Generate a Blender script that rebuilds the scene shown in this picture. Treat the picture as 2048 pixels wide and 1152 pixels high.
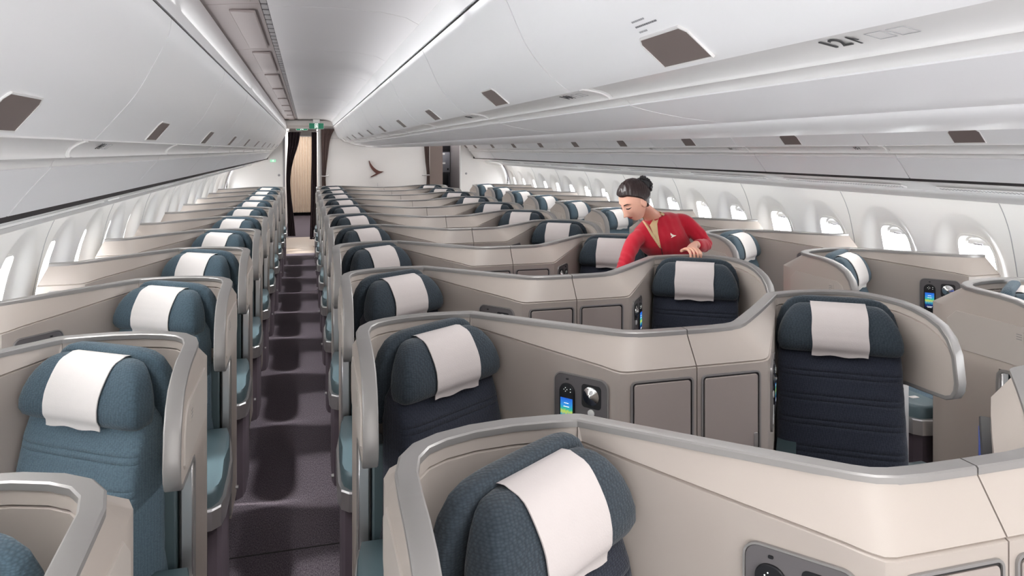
import bpy, bmesh, math, random
from mathutils import Vector, Matrix
from math import sin, cos, pi, radians, sqrt
random.seed(7)
S = bpy.context.scene
for o in list(bpy.data.objects): bpy.data.objects.remove(o)
COL = S.collection

# ------------------------------------------------------------------ camera
cam_data = bpy.data.cameras.new('camera'); cam = bpy.data.objects.new('camera', cam_data); COL.objects.link(cam)
cam.location = (0, 0, 1.8); cam.rotation_euler = (radians(90), 0, -radians(15.86))
cam_data.sensor_width = 36; cam_data.lens = 36*1450/2048
cam_data.shift_y = -276/2048; cam_data.clip_start = .03
cam_data.dof.use_dof = False
S.camera = cam
# ------------------------------------------------------------------ world, sun, exposure
S.view_settings.view_transform = 'Standard'; S.view_settings.look = 'None'
S.view_settings.exposure = 0.24; S.view_settings.gamma = 1; S.view_settings.use_curve_mapping = False
W = bpy.data.worlds.new('world'); S.world = W; W.use_nodes = True
bg = W.node_tree.nodes['Background']; bg.inputs[0].default_value = (.93, .965, 1, 1); bg.inputs[1].default_value = 21.0
try:
    S.cycles.max_bounces = 10; S.cycles.diffuse_bounces = 6; S.cycles.glossy_bounces = 3; S.cycles.transparent_max_bounces = 8
    S.cycles.sample_clamp_indirect = 4; S.cycles.use_denoising = True; S.cycles.caustics_reflective = False; S.cycles.caustics_refractive = False
except Exception: pass
def sun(rot, e, ang, col):
    d = bpy.data.lights.new('sun', 'SUN'); d.energy = e; d.angle = radians(ang); d.color = col
    o = bpy.data.objects.new('sun', d); COL.objects.link(o)
    o.rotation_euler = Vector(rot).to_track_quat('-Z', 'Y').to_euler()
sun((1, -.18, -.86), 5.0, 3, (1, .97, .93))
def area(loc, direc, sx, sy, e, col=(1, 1, 1), name='cabin_light', spread=180):
    d = bpy.data.lights.new(name, 'AREA'); d.shape = 'RECTANGLE'; d.size = sx; d.size_y = sy; d.energy = e; d.color = col; d.spread = radians(spread)
    o = bpy.data.objects.new(name, d); COL.objects.link(o); o.location = loc
    Zl = -Vector(direc).normalized(); Yv = Vector((0, 1, 0))
    if abs(Zl.y) > .9: o.rotation_euler = Vector(direc).to_track_quat('-Z', 'Y').to_euler(); return o
    Xl = (Yv-Zl*Yv.dot(Zl)).normalized(); Yl = Zl.cross(Xl)      # local X runs along the cabin
    o.rotation_euler = Matrix((Xl, Yl, Zl)).transposed().to_euler(); return o
CX = 1.272          # middle of the cabin
YB = 14.2           # rear bulkhead
LIGHTS = True
if LIGHTS:
    for k in range(5):
        y = .8+2.9*k
        for sd in (-1, 1):
            # sidewall cove lighting behind the channel edge, and reading light row in the channel aimed inboard
            area((CX+sd*(CX+1.06), y, 1.525), (sd*.7, 0, -.7), 2.8, .05, 3.5)
            area((CX+sd*(CX+.78), y, 1.572), (-sd*.62, 0, -1), 2.8, .02, 5, spread=110)
            # light rows in the service channel over the centre seats, one to each side
            area((CX+sd*.10, y, 1.832), (sd*.75, 0, -1), 2.8, .03, 9, spread=120)
        # ceiling wash: lamp rows on the ledge at the top of the bins along both aisles
        for x, dx in ((-.33, .35), (.46, -.35), (2*CX+.33, -.35), (2*CX-.46, .35)):
            area((x, y, 2.19), (dx*2, 0, 1), 2.8, .05, 1.7)
    # spots added at reading light places to cast light bands on the aisle carpet
    for r_ in range(11):
        for x, z, tx, e in ((-.80, 1.575, .04, 75), (CX-.16, 1.83, -.22, 110)):
            d = bpy.data.lights.new('aisle_band_spot', 'SPOT'); d.energy = e; d.spot_size = radians(25 if x < 0 else 19); d.spot_blend = .35; d.shadow_soft_size = .045
            o = bpy.data.objects.new('aisle_band_spot', d); COL.objects.link(o); yr = 1.56+1.13*r_+.24
            o.location = (x, yr, z); o.rotation_euler = (Vector((tx, yr+.03, 0))-Vector((x, yr, z))).to_track_quat('-Z', 'Y').to_euler()
    area((CX, 12.9, 1.80), (0, 1, -.1), 2.2, .10, 4); area((-.9, 13.0, 1.45), (.15, 1, -.1), .8, .1, 1); area((3.4, 13.0, 1.45), (-.1, 1, -.1), .8, .1, 1)  # added aft-facing fill strips that brighten the rear bulkhead
    # lit vestibule behind the rear bulkhead
    area((-.07, 17.5, 2.36), (0, 0, -1), 5.5, .5, 42); area((2.83, 14.9, 2.36), (0, 0, -1), 1.0, .25, 8)
    # added fill lamp behind the camera, brightening the whole cabin
    area((CX, -1.3, 1.25), (0, 1, .26), 4.6, 1.8, 84, (1, .995, .985), 'front_fill_light')

# ------------------------------------------------------------------ materials
def srgb(h):
    h = h.lstrip('#'); c = [int(h[i:i+2], 16)/255 for i in (0, 2, 4)]
    return tuple(x/12.92 if x < .04045 else ((x+.055)/1.055)**2.4 for x in c)+(1,)
def mat(name, col, rough=.5, metal=0, bump=None, spec=.5, var=None, coat=0, sheen=0):
    m = bpy.data.materials.new(name); m.use_nodes = True; nt = m.node_tree; b = nt.nodes['Principled BSDF']
    c = srgb(col) if isinstance(col, str) else col
    b.inputs['Base Color'].default_value = c; b.inputs['Roughness'].default_value = rough; b.inputs['Metallic'].default_value = metal
    b.inputs['Specular IOR Level'].default_value = spec
    if coat: b.inputs['Coat Weight'].default_value = coat
    if sheen: b.inputs['Sheen Weight'].default_value = sheen
    tc = nt.nodes.new('ShaderNodeTexCoord')
    if var:
        n = nt.nodes.new('ShaderNodeTexNoise'); n.inputs['Scale'].default_value = var[0]; n.inputs['Detail'].default_value = 4
        nt.links.new(tc.outputs['Object'], n.inputs['Vector'])
        r = nt.nodes.new('ShaderNodeMix'); r.data_type = 'RGBA'
        r.inputs[6].default_value = tuple(x*(1-var[1]) for x in c[:3])+(1,); r.inputs[7].default_value = tuple(min(1, x*(1+var[1])) for x in c[:3])+(1,)
        nt.links.new(n.outputs['Fac'], r.inputs[0]); nt.links.new(r.outputs[2], b.inputs['Base Color'])
    if bump:
        kind, sc, st = bump
        if kind == 'noise':
            t = nt.nodes.new('ShaderNodeTexNoise'); t.inputs['Scale'].default_value = sc; t.inputs['Detail'].default_value = 3; out = t.outputs['Fac']
        else:
            t = nt.nodes.new('ShaderNodeTexVoronoi'); t.inputs['Scale'].default_value = sc; out = t.outputs['Distance']
        mp = nt.nodes.new('ShaderNodeMapping'); mp.inputs['Scale'].default_value = (1, 1, 1.9) if kind == 'weave' else (1, 1, 1)
        nt.links.new(tc.outputs['Object'], mp.inputs['Vector']); nt.links.new(mp.outputs[0], t.inputs['Vector'])
        bp = nt.nodes.new('ShaderNodeBump'); bp.inputs['Strength'].default_value = st; bp.inputs['Distance'].default_value = .004
        nt.links.new(out, bp.inputs['Height']); nt.links.new(bp.outputs[0], b.inputs['Normal'])
    return m
def fabric(name, col, dark, scale=190):
    m = mat(name, col, .95, 0, None, .2, None, 0, .15); nt = m.node_tree; b = nt.nodes['Principled BSDF']
    tc = nt.nodes.new('ShaderNodeTexCoord'); mp = nt.nodes.new('ShaderNodeMapping'); mp.inputs['Scale'].default_value = (.8, .8, 1.5)
    v = nt.nodes.new('ShaderNodeTexVoronoi'); v.inputs['Scale'].default_value = scale; v.inputs['Randomness'].default_value = .45
    r = nt.nodes.new('ShaderNodeMix'); r.data_type = 'RGBA'; r.inputs[6].default_value = srgb(col); r.inputs[7].default_value = srgb(dark)
    bp = nt.nodes.new('ShaderNodeBump'); bp.inputs['Strength'].default_value = .5; bp.inputs['Distance'].default_value = .003; bp.invert = True
    L = nt.links.new
    L(tc.outputs['Object'], mp.inputs[0]); L(mp.outputs[0], v.inputs['Vector']); L(v.outputs['Distance'], r.inputs[0]); L(r.outputs[2], b.inputs['Base Color'])
    L(v.outputs['Distance'], bp.inputs['Height']); L(bp.outputs[0], b.inputs['Normal'])
    return m
def emit(name, col, st):
    m = bpy.data.materials.new(name); m.use_nodes = True; nt = m.node_tree; b = nt.nodes['Principled BSDF']
    b.inputs['Base Color'].default_value = srgb(col); b.inputs['Emission Color'].default_value = srgb(col); b.inputs['Emission Strength'].default_value = st
    b.inputs['Roughness'].default_value = .3
    return m
M = dict(
    shell=mat('cream_shell', '#B3A9A1', .42, 0, ('noise', 900, .05), .4, (2.5, .02)),
    shell_out=mat('cream_shell_outer', '#B9B1AA', .45, 0, None, .4, (2.5, .02)),
    door=mat('taupe_door', '#A89D97', .45, 0, ('noise', 700, .04), .4),
    rail=mat('grey_rail', '#94918F', .36, .3, None, .5),
    gap=mat('dark_gap', '#2A2728', .8),
    silver=mat('brushed_silver', '#D2D0D0', .28, .85, ('noise', 300, .02)),
    teal=fabric('teal_fabric', '#5E737F', '#404F59'),
    teal_head=fabric('teal_head_fabric', '#4A5C67', '#303E47', 170),
    navy=fabric('navy_fabric', '#2D313D', '#1A1D26', 170),
    navy_head=fabric('navy_head_fabric', '#363F47', '#1F262C', 150),
    vinyl=mat('teal_vinyl', '#4C5E64', .45, 0, ('noise', 500, .06), .5),
    vinyl_dark=mat('dark_vinyl', '#3B4A4E', .5),
    linen=mat('linen_cover', '#D2CDCA', .9, 0, ('noise', 260, .12), .2, (40, .02), 0, .1),
    linen2=mat('linen_cover_taupe', '#BDB5B3', .9, 0, ('noise', 260, .12), .2, (40, .02), 0, .1),
    taupe_wall=mat('taupe_wall', '#A3938D', .6), plum=mat('plum_base', '#463C43', .6, 0, ('noise', 200, .1)),
    console=mat('graphite_console', '#6A6667', .4, .2),
    black=mat('gloss_black', '#141418', .38),
    chrome=mat('chrome', '#DADADA', .12, 1),
    white_plastic=mat('white_plastic', '#E6E6E4', .4),
    bin=mat('bin_white', '#F1F1F2', .36, 0, None, .45, (.8, .008)),
    tray=mat('bin_tray', '#F1F1F3', .42, 0, None, .45),
    channel=mat('channel_white', '#FAFAF9', .75, 0, None, .2), railw=mat('bin_rail', '#E6E5E4', .3),
    latch=mat('latch_taupe', '#7B6F6C', .4, .2),
    ceiling=mat('ceiling_panel', '#D6D4D6', .6, 0, None, .3, (1.2, .01)),
    ceiling_shaded=mat('ceiling_strip_shaded', '#948A89', .6),  # shading of the recessed strip is put into this darker colour
    lining=mat('window_lining', '#E6E5E2', .5, 0, None, .35),
    bulk=mat('bulkhead_white', '#EAE7E4', .5, 0, None, .3),
    grey=mat('mid_grey', '#9A9799', .5),
    steel=mat('galley_steel', '#8E8F96', .4, .5),
    steel_dark=mat('galley_dark', '#46454D', .45, .3),
    brown=mat('brown_curtain', '#5D4D4A', .9, 0, ('noise', 200, .2), .2, (30, .08)),
    dark_curtain=mat('dark_curtain', '#3A3034', .95, 0, ('noise', 200, .2), .2),
    beige_curtain=mat('beige_curtain', '#D9C8B6', .9, 0, ('noise', 200, .15), .2, (25, .06)),
    vinyl_floor=mat('vinyl_floor', '#A8988A', .45, 0, None, .4, (60, .12)),
    mid_ink=mat('mid_ink', '#77777B', .6), ink=mat('ink', '#3A3A3C', .6),
    pale_ink=mat('pale_ink', '#A5A5A8', .6),
    green=emit('exit_green', '#0B6B4F', .3),
    green_pale=emit('exit_pale_green', '#9FD8B8', .5),
    glyph=emit('exit_glyph', '#F2F6F2', .8),
    bird=mat('bird_bronze', '#5E3A33', .35, .4),
    red=mat('red_wool', '#B3122B', .8, 0, ('noise', 350, .12), .3, (12, .05), 0, .25),
    cream_cloth=mat('cream_blouse', '#D9BE92', .75, 0, ('noise', 300, .1)),
    skin=mat('skin', '#E6B09A', .5, 0, ('noise', 220, .04), .4, (14, .05)),
    hair=mat('dark_hair', '#2A1D1C', .35, 0, ('noise', 120, .25), .5, (30, .3)),
    bun=mat('black_scrunchie', '#1A171B', .55, 0, ('noise', 90, .3)),
    lip=mat('lip', '#B0544F', .4), eye=mat('eye_dark', '#241A18', .3), pin=mat('pin_white', '#F2E9DC', .3, .1),
    nail=mat('nail', '#E4A79A', .3), shoe=mat('shoe', '#2A1518', .35), stocking=mat('stocking', '#C79A80', .6),
    seatbelt=mat('seatbelt', '#8D9195', .6),
)
M['skin'].node_tree.nodes['Principled BSDF'].inputs['Subsurface Weight'].default_value = .08
M['skin'].node_tree.nodes['Principled BSDF'].inputs['Subsurface Radius'].default_value = (.02, .008, .004)
# carpet: fine two tone tufts
m = mat('carpet', '#6C606A', .98, 0, ('noise', 420, .6), .1); nt = m.node_tree; b = nt.nodes['Principled BSDF']
tc = nt.nodes.new('ShaderNodeTexCoord'); n = nt.nodes.new('ShaderNodeTexNoise'); n.inputs['Scale'].default_value = 160; n.inputs['Detail'].default_value = 5
mp = nt.nodes.new('ShaderNodeMapping'); mp.inputs['Scale'].default_value = (1.6, .5, 1)
cr = nt.nodes.new('ShaderNodeValToRGB'); cr.color_ramp.elements[0].position = .35; cr.color_ramp.elements[1].position = .68
cr.color_ramp.elements[0].color = srgb('#4A434A'); cr.color_ramp.elements[1].color = srgb('#7C737A')
nt.links.new(tc.outputs['Object'], mp.inputs[0]); nt.links.new(mp.outputs[0], n.inputs['Vector']); nt.links.new(n.outputs['Fac'], cr.inputs[0]); nt.links.new(cr.outputs[0], b.inputs['Base Color'])
M['carpet'] = m
# handset picture: lit harbour skyline
m = bpy.data.materials.new('handset_screen'); m.use_nodes = True; nt = m.node_tree; b = nt.nodes['Principled BSDF']
tc = nt.nodes.new('ShaderNodeTexCoord'); sp = nt.nodes.new('ShaderNodeSeparateXYZ'); cr = nt.nodes.new('ShaderNodeValToRGB')
el = cr.color_ramp.elements; el[0].position = 0; el[0].color = srgb('#0A1030'); el[1].position = 1; el[1].color = srgb('#2C6BE8')
for p, c in ((.2, '#1B2F7A'), (.36, '#37A7C8'), (.48, '#D6E35A'), (.58, '#35C6A0'), (.72, '#3FA2F0')):
    e = el.new(p); e.color = srgb(c)
ns = nt.nodes.new('ShaderNodeTexNoise'); ns.inputs['Scale'].default_value = 9; ma = nt.nodes.new('ShaderNodeMath'); ma.operation = 'MULTIPLY_ADD'; ma.inputs[1].default_value = .3
nt.links.new(tc.outputs['Generated'], sp.inputs[0]); nt.links.new(tc.outputs['Generated'], ns.inputs['Vector'])
sb = nt.nodes.new('ShaderNodeMath'); sb.operation = 'SUBTRACT'; sb.inputs[1].default_value = .15
nt.links.new(sp.outputs[2], sb.inputs[0]); nt.links.new(ns.outputs['Fac'], ma.inputs[0]); nt.links.new(sb.outputs[0], ma.inputs[2]); nt.links.new(ma.outputs[0], cr.inputs[0])
b.inputs['Base Color'].default_value = (0, 0, 0, 1); b.inputs['Roughness'].default_value = .2
nt.links.new(cr.outputs[0], b.inputs['Emission Color']); b.inputs['Emission Strength'].default_value = .7
M['screen'] = m
M['monitor'] = emit('monitor_blue', '#2A3E86', .35)
# window pane: thin clear acrylic
m = bpy.data.materials.new('window_acrylic'); m.use_nodes = True; nt = m.node_tree; nt.nodes.remove(nt.nodes['Principled BSDF'])
tr = nt.nodes.new('ShaderNodeBsdfTransparent'); gl = nt.nodes.new('ShaderNodeBsdfGlossy'); gl.inputs['Roughness'].default_value = .05
mx = nt.nodes.new('ShaderNodeMixShader'); mx.inputs[0].default_value = .06
nt.links.new(tr.outputs[0], mx.inputs[1]); nt.links.new(gl.outputs[0], mx.inputs[2]); nt.links.new(mx.outputs[0], nt.nodes['Material Output'].inputs[0])
M['pane'] = m

# ------------------------------------------------------------------ mesh helpers
def link(name, me, mt=None, parent=None, smooth=True, ang=40):
    o = bpy.data.objects.new(name, me); COL.objects.link(o)
    if mt is not None and not me.materials: me.materials.append(M[mt] if isinstance(mt, str) else mt)
    if smooth:
        for p in me.polygons: p.use_smooth = True
        try: me.set_sharp_from_angle(angle=radians(ang))
        except Exception: pass
    if parent: o.parent = parent
    return o
def obj(name, bm, mt, parent=None, smooth=True, ang=40, recalc=True):
    if recalc: bmesh.ops.recalc_face_normals(bm, faces=bm.faces)
    me = bpy.data.meshes.new(name); bm.to_mesh(me); bm.free()
    return link(name, me, mt, parent, smooth, ang)
def empty(name, loc=(0, 0, 0)):
    o = bpy.data.objects.new(name, None); o.empty_display_size = .1; COL.objects.link(o); o.location = loc; return o
def tag(o, label, cat, group=None):
    o['label'] = label; o['category'] = cat
    if group: o['group'] = group
    return o
def struct(o): o['kind'] = 'structure'; return o
def loops(bm, rings, closed=True, caps=True):
    V = [[bm.verts.new(p) for p in r] for r in rings]; n = len(V[0])
    for a, b_ in zip(V, V[1:]):
        for i in range(n if closed else n-1):
            j = (i+1) % n
            try: bm.faces.new((a[i], a[j], b_[j], b_[i]))
            except ValueError: pass
    if caps and closed:
        for r in (V[0], V[-1]):
            try: bm.faces.new(r)
            except ValueError: pass
    return V
def box(bm, lo, hi, bev=0, seg=2, mx=None):
    r = bmesh.ops.create_cube(bm, size=1); vs = r['verts']
    for v in vs:
        v.co = Vector(((lo[i]+hi[i])/2+v.co[i]*(hi[i]-lo[i]) for i in range(3)))
    if bev:
        es = list({e for v in vs for e in v.link_edges})
        rr = bmesh.ops.bevel(bm, geom=es, offset=bev, segments=seg, profile=.5, affect='EDGES')
        vs = list({v for f in rr['faces'] for v in f.verts})
    if mx is not None:
        bmesh.ops.transform(bm, matrix=mx, verts=vs)
    return vs
def rrect(w, h, r, n=5):
    pts = []
    for cx, cy, a0 in ((w/2-r, h/2-r, 0), (-w/2+r, h/2-r, 90), (-w/2+r, -h/2+r, 180), (w/2-r, -h/2+r, 270)):
        for k in range(n+1):
            a = radians(a0+90*k/n); pts.append((cx+r*cos(a), cy+r*sin(a)))
    return pts
def slab(bm, outline, fr, d0, d1, ch=.0):
    """prism: outline (a,b) in frame fr=(origin, A, B, N), from depth d0 to d1 along N, chamfered at d1"""
    O, A, B, N = [Vector(x) for x in fr]
    def ring(d, k):
        cx = sum(p[0] for p in outline)/len(outline); cy = sum(p[1] for p in outline)/len(outline)
        out = []
        for a, b_ in outline:
            l = sqrt((a-cx)**2+(b_-cy)**2) or 1
            out.append(O+A*(a-(a-cx)/l*k)+B*(b_-(b_-cy)/l*k)+N*d)
        return out
    rs = [ring(d0, 0)]
    if ch: rs += [ring(d1-ch*(1 if d1 > d0 else -1), 0), ring(d1, ch)]
    else: rs += [ring(d1, 0)]
    loops(bm, rs)
def frame_ring(bm, outline, fr, w, d0, d1):
    """picture-frame ring around outline, width w outward"""
    O, A, B, N = [Vector(x) for x in fr]
    n = len(outline); cx = sum(p[0] for p in outline)/n; cy = sum(p[1] for p in outline)/n
    outer = []
    for i in range(n):
        p0, p1, p2 = outline[i-1], outline[i], outline[(i+1) % n]
        t = Vector((p2[0]-p0[0], p2[1]-p0[1])); t.normalize(); outer.append((p1[0]+t.y*w, p1[1]-t.x*w))
    P = lambda p, d: O+A*p[0]+B*p[1]+N*d
    rings = [[P(p, d0) for p in outline], [P(p, d1) for p in outline], [P(p, d1) for p in outer], [P(p, d0) for p in outer]]
    V = [[bm.verts.new(p) for p in r] for r in rings]
    for a, b_ in zip(V, V[1:]+V[:1]):
        for i in range(n): bm.faces.new((a[i], a[(i+1) % n], b_[(i+1) % n], b_[i]))
def sweep(bm, path, sect, up=Vector((0, 0, 1)), nrm=None):
    """sweep section (a,b) along 3D path; a across (side), b along local normal"""
    path = [Vector(p) for p in path]; n = len(path); rings = []
    for i, p in enumerate(path):
        t = (path[min(i+1, n-1)]-path[max(i-1, 0)]).normalized()
        if nrm: side = Vector(nrm[i]).normalized()
        else:
            side = t.cross(up)
            side = side.normalized() if side.length > 1e-4 else Vector((1, 0, 0))
        b_ = side.cross(t).normalized()
        rings.append([p+side*a+b_*c for a, c in sect])
    loops(bm, rings)
def tube(bm, path, r, n=8):
    path = [Vector(p) for p in path]; rings = []; prev = None
    for i, p in enumerate(path):
        t = (path[min(i+1, len(path)-1)]-path[max(i-1, 0)]).normalized()
        a = Vector((0, 0, 1)) if abs(t.z) < .9 else Vector((1, 0, 0))
        s_ = t.cross(a).normalized(); b_ = s_.cross(t)
        rr = r[i] if isinstance(r, (list, tuple)) else r
        rings.append([p+s_*rr*cos(2*pi*k/n)+b_*rr*sin(2*pi*k/n) for k in range(n)])
    loops(bm, rings)
def lathe(bm, prof, c, axis=(0, 0, 1), n=20):
    ax = Vector(axis).normalized(); a = Vector((1, 0, 0)) if abs(ax.x) < .9 else Vector((0, 1, 0)); u = ax.cross(a).normalized(); w = ax.cross(u)
    rings = [[Vector(c)+ax*h+(u*cos(2*pi*k/n)+w*sin(2*pi*k/n))*max(r, 1e-4) for k in range(n)] for r, h in prof]
    loops(bm, rings)
def copy_tree(o, parent=None):
    c = o.copy(); COL.objects.link(c); c.parent = parent
    if parent is not None:
        for k in ('label', 'category', 'group'):
            if parent is not None and k in c and k != 'label': pass
    for ch in o.children: copy_tree(ch, c)
    return c
def text(name, body, size, mt, parent, loc, xdir, ydir, depth=.0008, align='CENTER'):
    cu = bpy.data.curves.new(name, 'FONT'); cu.body = body; cu.size = size; cu.extrude = depth; cu.align_x = align; cu.align_y = 'CENTER'
    cu.materials.append(M[mt]); t0 = bpy.data.objects.new('tmp', cu); COL.objects.link(t0)
    bpy.context.view_layer.update(); me = bpy.data.meshes.new_from_object(t0.evaluated_get(bpy.context.evaluated_depsgraph_get()))
    bpy.data.objects.remove(t0); o = bpy.data.objects.new(name, me); COL.objects.link(o)
    if not me.materials: me.materials.append(M[mt])
    X = Vector(xdir).normalized(); Y = Vector(ydir).normalized(); Z = X.cross(Y)
    mw = Matrix((X, Y, Z)).transposed().to_4x4(); mw.translation = Vector(loc); o.parent = parent
    o.matrix_local = mw
    return o

# ================================================================== THE SHELL OF THE CABIN
Y0 = -1.4; YE = 21.6
# floor
bm = bmesh.new(); box(bm, (CX-2.72, Y0, -.06), (CX+2.72, 13.15, 0)); struct(obj('floor', bm, 'carpet', None, False))
bm = bmesh.new(); box(bm, (CX-2.72, 13.152, -.06), (CX+2.72, 15.6, 0)); struct(obj('floor', bm, 'vinyl_floor', None, False))
bm = bmesh.new(); box(bm, (CX-2.72, 15.602, -.06), (CX+2.72, YE, 0)); struct(obj('floor', bm, 'carpet', None, False))
# dark seams across the aisle carpet
for i, (x0, x1, y) in enumerate(((-.36, .2, 3.41), (-.36, .2, 9.6))):
    bm = bmesh.new(); box(bm, (x0, y-.004, 0), (x1, y+.004, .0016)); struct(obj('trim_carpet', bm, 'gap', None, False))

def extr(bm, prof, y0, y1, thick, outward, inset=0.):
    """prof (x,z) polyline extruded along y, given thickness toward `outward` side (+1 left normal)"""
    n = len(prof); off = []
    for i in range(n):
        a = Vector(prof[max(i-1, 0)]); c = Vector(prof[min(i+1, n-1)]); t = (c-a).normalized(); nn = Vector((-t.y, t.x))*outward
        off.append((prof[i][0]+nn.x*thick, prof[i][1]+nn.y*thick))
    loop = list(prof)+off[::-1]
    loops(bm, [[(x, y0, z) for x, z in loop], [(x, y1, z) for x, z in loop]])
def mir(prof): return [(2*CX-x, z) for x, z in prof]
def smoothp(P, n=5):
    out = []
    for i in range(len(P)-1):
        p0 = P[max(i-1, 0)]; p1 = P[i]; p2 = P[i+1]; p3 = P[min(i+2, len(P)-1)]
        for k in range(n):
            t = k/n
            out.append(tuple(.5*((2*p1[j])+(-p0[j]+p2[j])*t+(2*p0[j]-5*p1[j]+4*p2[j]-p3[j])*t*t+(-p0[j]+3*p1[j]-3*p2[j]+p3[j])*t**3) for j in range(len(p1))))
    out.append(tuple(P[-1])); return out

bm = bmesh.new(); box(bm, (CX-2.75, Y0-.05, 0), (CX+2.75, Y0, 2.5)); struct(obj('wall_front', bm, 'bulk', None, False))  # unseen end wall, added to keep the bright sky off the near rows
# ---- ceiling panels over both aisles
LB = 1.31
ceil_seams = [-.9+LB*k for k in range(13)]
for side in (0, 1):
    F = mir if side else (lambda p: p)
    for k in range(len(ceil_seams)-1):
        y0, y1 = ceil_seams[k]+.003, min(ceil_seams[k+1]-.003, YB-.01)
        if y0 > YB-.1: continue
        bm = bmesh.new(); extr(bm, F([(-.145, 2.372), (.1, 2.378), (.3, 2.37), (.4, 2.352), (.455, 2.325)]), y0, y1, .015, 1 if not side else -1)
        struct(obj('ceiling', bm, 'ceiling'))
        bm = bmesh.new(); extr(bm, F([(-.385, 2.362), (-.28, 2.372), (-.175, 2.378)]), y0, y1, .015, 1 if not side else -1)
        # recessed service flaps
        s = 1 if not side else -1; bx0 = F([(-.30, 0)])[0][0]; bx1 = F([(-.20, 0)])[0][0]
        box(bm, (min(bx0, bx1), y0+.10, 2.360), (max(bx0, bx1), y1-.12, 2.374), .004, 1)
        struct(obj('ceiling', bm, 'ceiling_shaded'))
    # slotted air outlet between the two ceiling strips
    x0 = F([(-.175, 0)])[0][0]; x1 = F([(-.145, 0)])[0][0]
    t_ = empty('air_slot', ((x0+x1)/2, 6, 2.39)); tag(t_, ('long dark slotted air outlet in the ceiling over the left aisle', 'long dark slotted air outlet in the ceiling over the right aisle')[side], 'air vent')
    bm = bmesh.new(); box(bm, (-.016, Y0-6, -.01), (.016, YB-6, .01)); obj('channel', bm, 'gap', t_, False)
    bm = bmesh.new()
    for y in [Y0-6+.12*i for i in range(int((YB-Y0)/.12))]: box(bm, (-.012, y, -.014), (.012, y+.085, -.0101))
    obj('louvre_strip', bm, 'grey', t_, False)
    # side valances
    bm = bmesh.new(); extr(bm, F([(-.352, 2.166), (-.350, 2.25), (-.362, 2.33), (-.385, 2.358)]), Y0, YB, .02, 1 if not side else -1); struct(obj('trim_valance', bm, 'bin'))
    bm = bmesh.new(); extr(bm, F([(.487, 2.252), (.470, 2.30), (.457, 2.328)]), Y0, YB, .02, -1 if not side else 1); struct(obj('trim_valance', bm, 'bin'))
    bm = bmesh.new(); box(bm, (min(F([(-.42, 0)])[0][0], F([(-.358, 0)])[0][0]), Y0, 2.150), (max(F([(-.42, 0)])[0][0], F([(-.358, 0)])[0][0]), YB, 2.168)); struct(obj('trim_shadow_gap', bm, 'gap', None, False))
    bm = bmesh.new(); box(bm, (min(F([(.50, 0)])[0][0], F([(.56, 0)])[0][0]), Y0, 2.238), (max(F([(.50, 0)])[0][0], F([(.56, 0)])[0][0]), YB, 2.254)); struct(obj('trim_shadow_gap', bm, 'gap', None, False))
# roof skin above everything
bm = bmesh.new(); box(bm, (CX-2.75, Y0, 2.46), (CX+2.75, YE, 2.5)); struct(obj('ceiling', bm, 'ceiling', None, False))

# ---- window lining with scooped windows
WP = .645; WY0 = 3.57-WP*7
half = [(2.56, 1.50), (2.605, 1.42), (2.645, 1.32), (2.675, 1.2), (2.70, 1.08), (2.722, .95), (2.735, .8), (2.74, .6), (2.73, .4), (2.70, .2), (2.66, 0)]
half = smoothp(half, 6)
def half_at(z):
    for (a, z0), (b_, z1) in zip(half, half[1:]):
        if z0 >= z >= z1: return a+(b_-a)*(z0-z)/(z0-z1+1e-9)
    return half[0][0] if z > 1.5 else half[-1][0]
ZW, HW, HH = 1.085, .122, .175       # window centre height, half width, half height
def scoop(dy, z):
    # arched recess, pointed at the top
    top = 1.40; bot = .80
    if z > top or z < bot: return 0
    if z > 1.05: w = .285*sqrt(max(0, 1-((z-1.05)/(top-1.05))**2.0))
    else: w = .285*(1-.25*((1.05-z)/.25)**2)
    if w < 1e-3: return 0
    e = 1-abs(dy)/w
    if e <= 0: return 0
    d = min(1, e/.55); d = d*d*(3-2*d)
    tz = min(1, (top-z)/.30)
    return .085*d*(tz*(2-tz))
def inwin(dy, z, g=0):
    a = abs(dy)/(HW+g); c = abs(z-ZW)/(HH+g)
    return a**3.2+c**3.2 < 1
NY = 36
zs = [1.50-(1.50-.72)*i/52 for i in range(53)]+[.6, .4, .2, 0]
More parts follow.
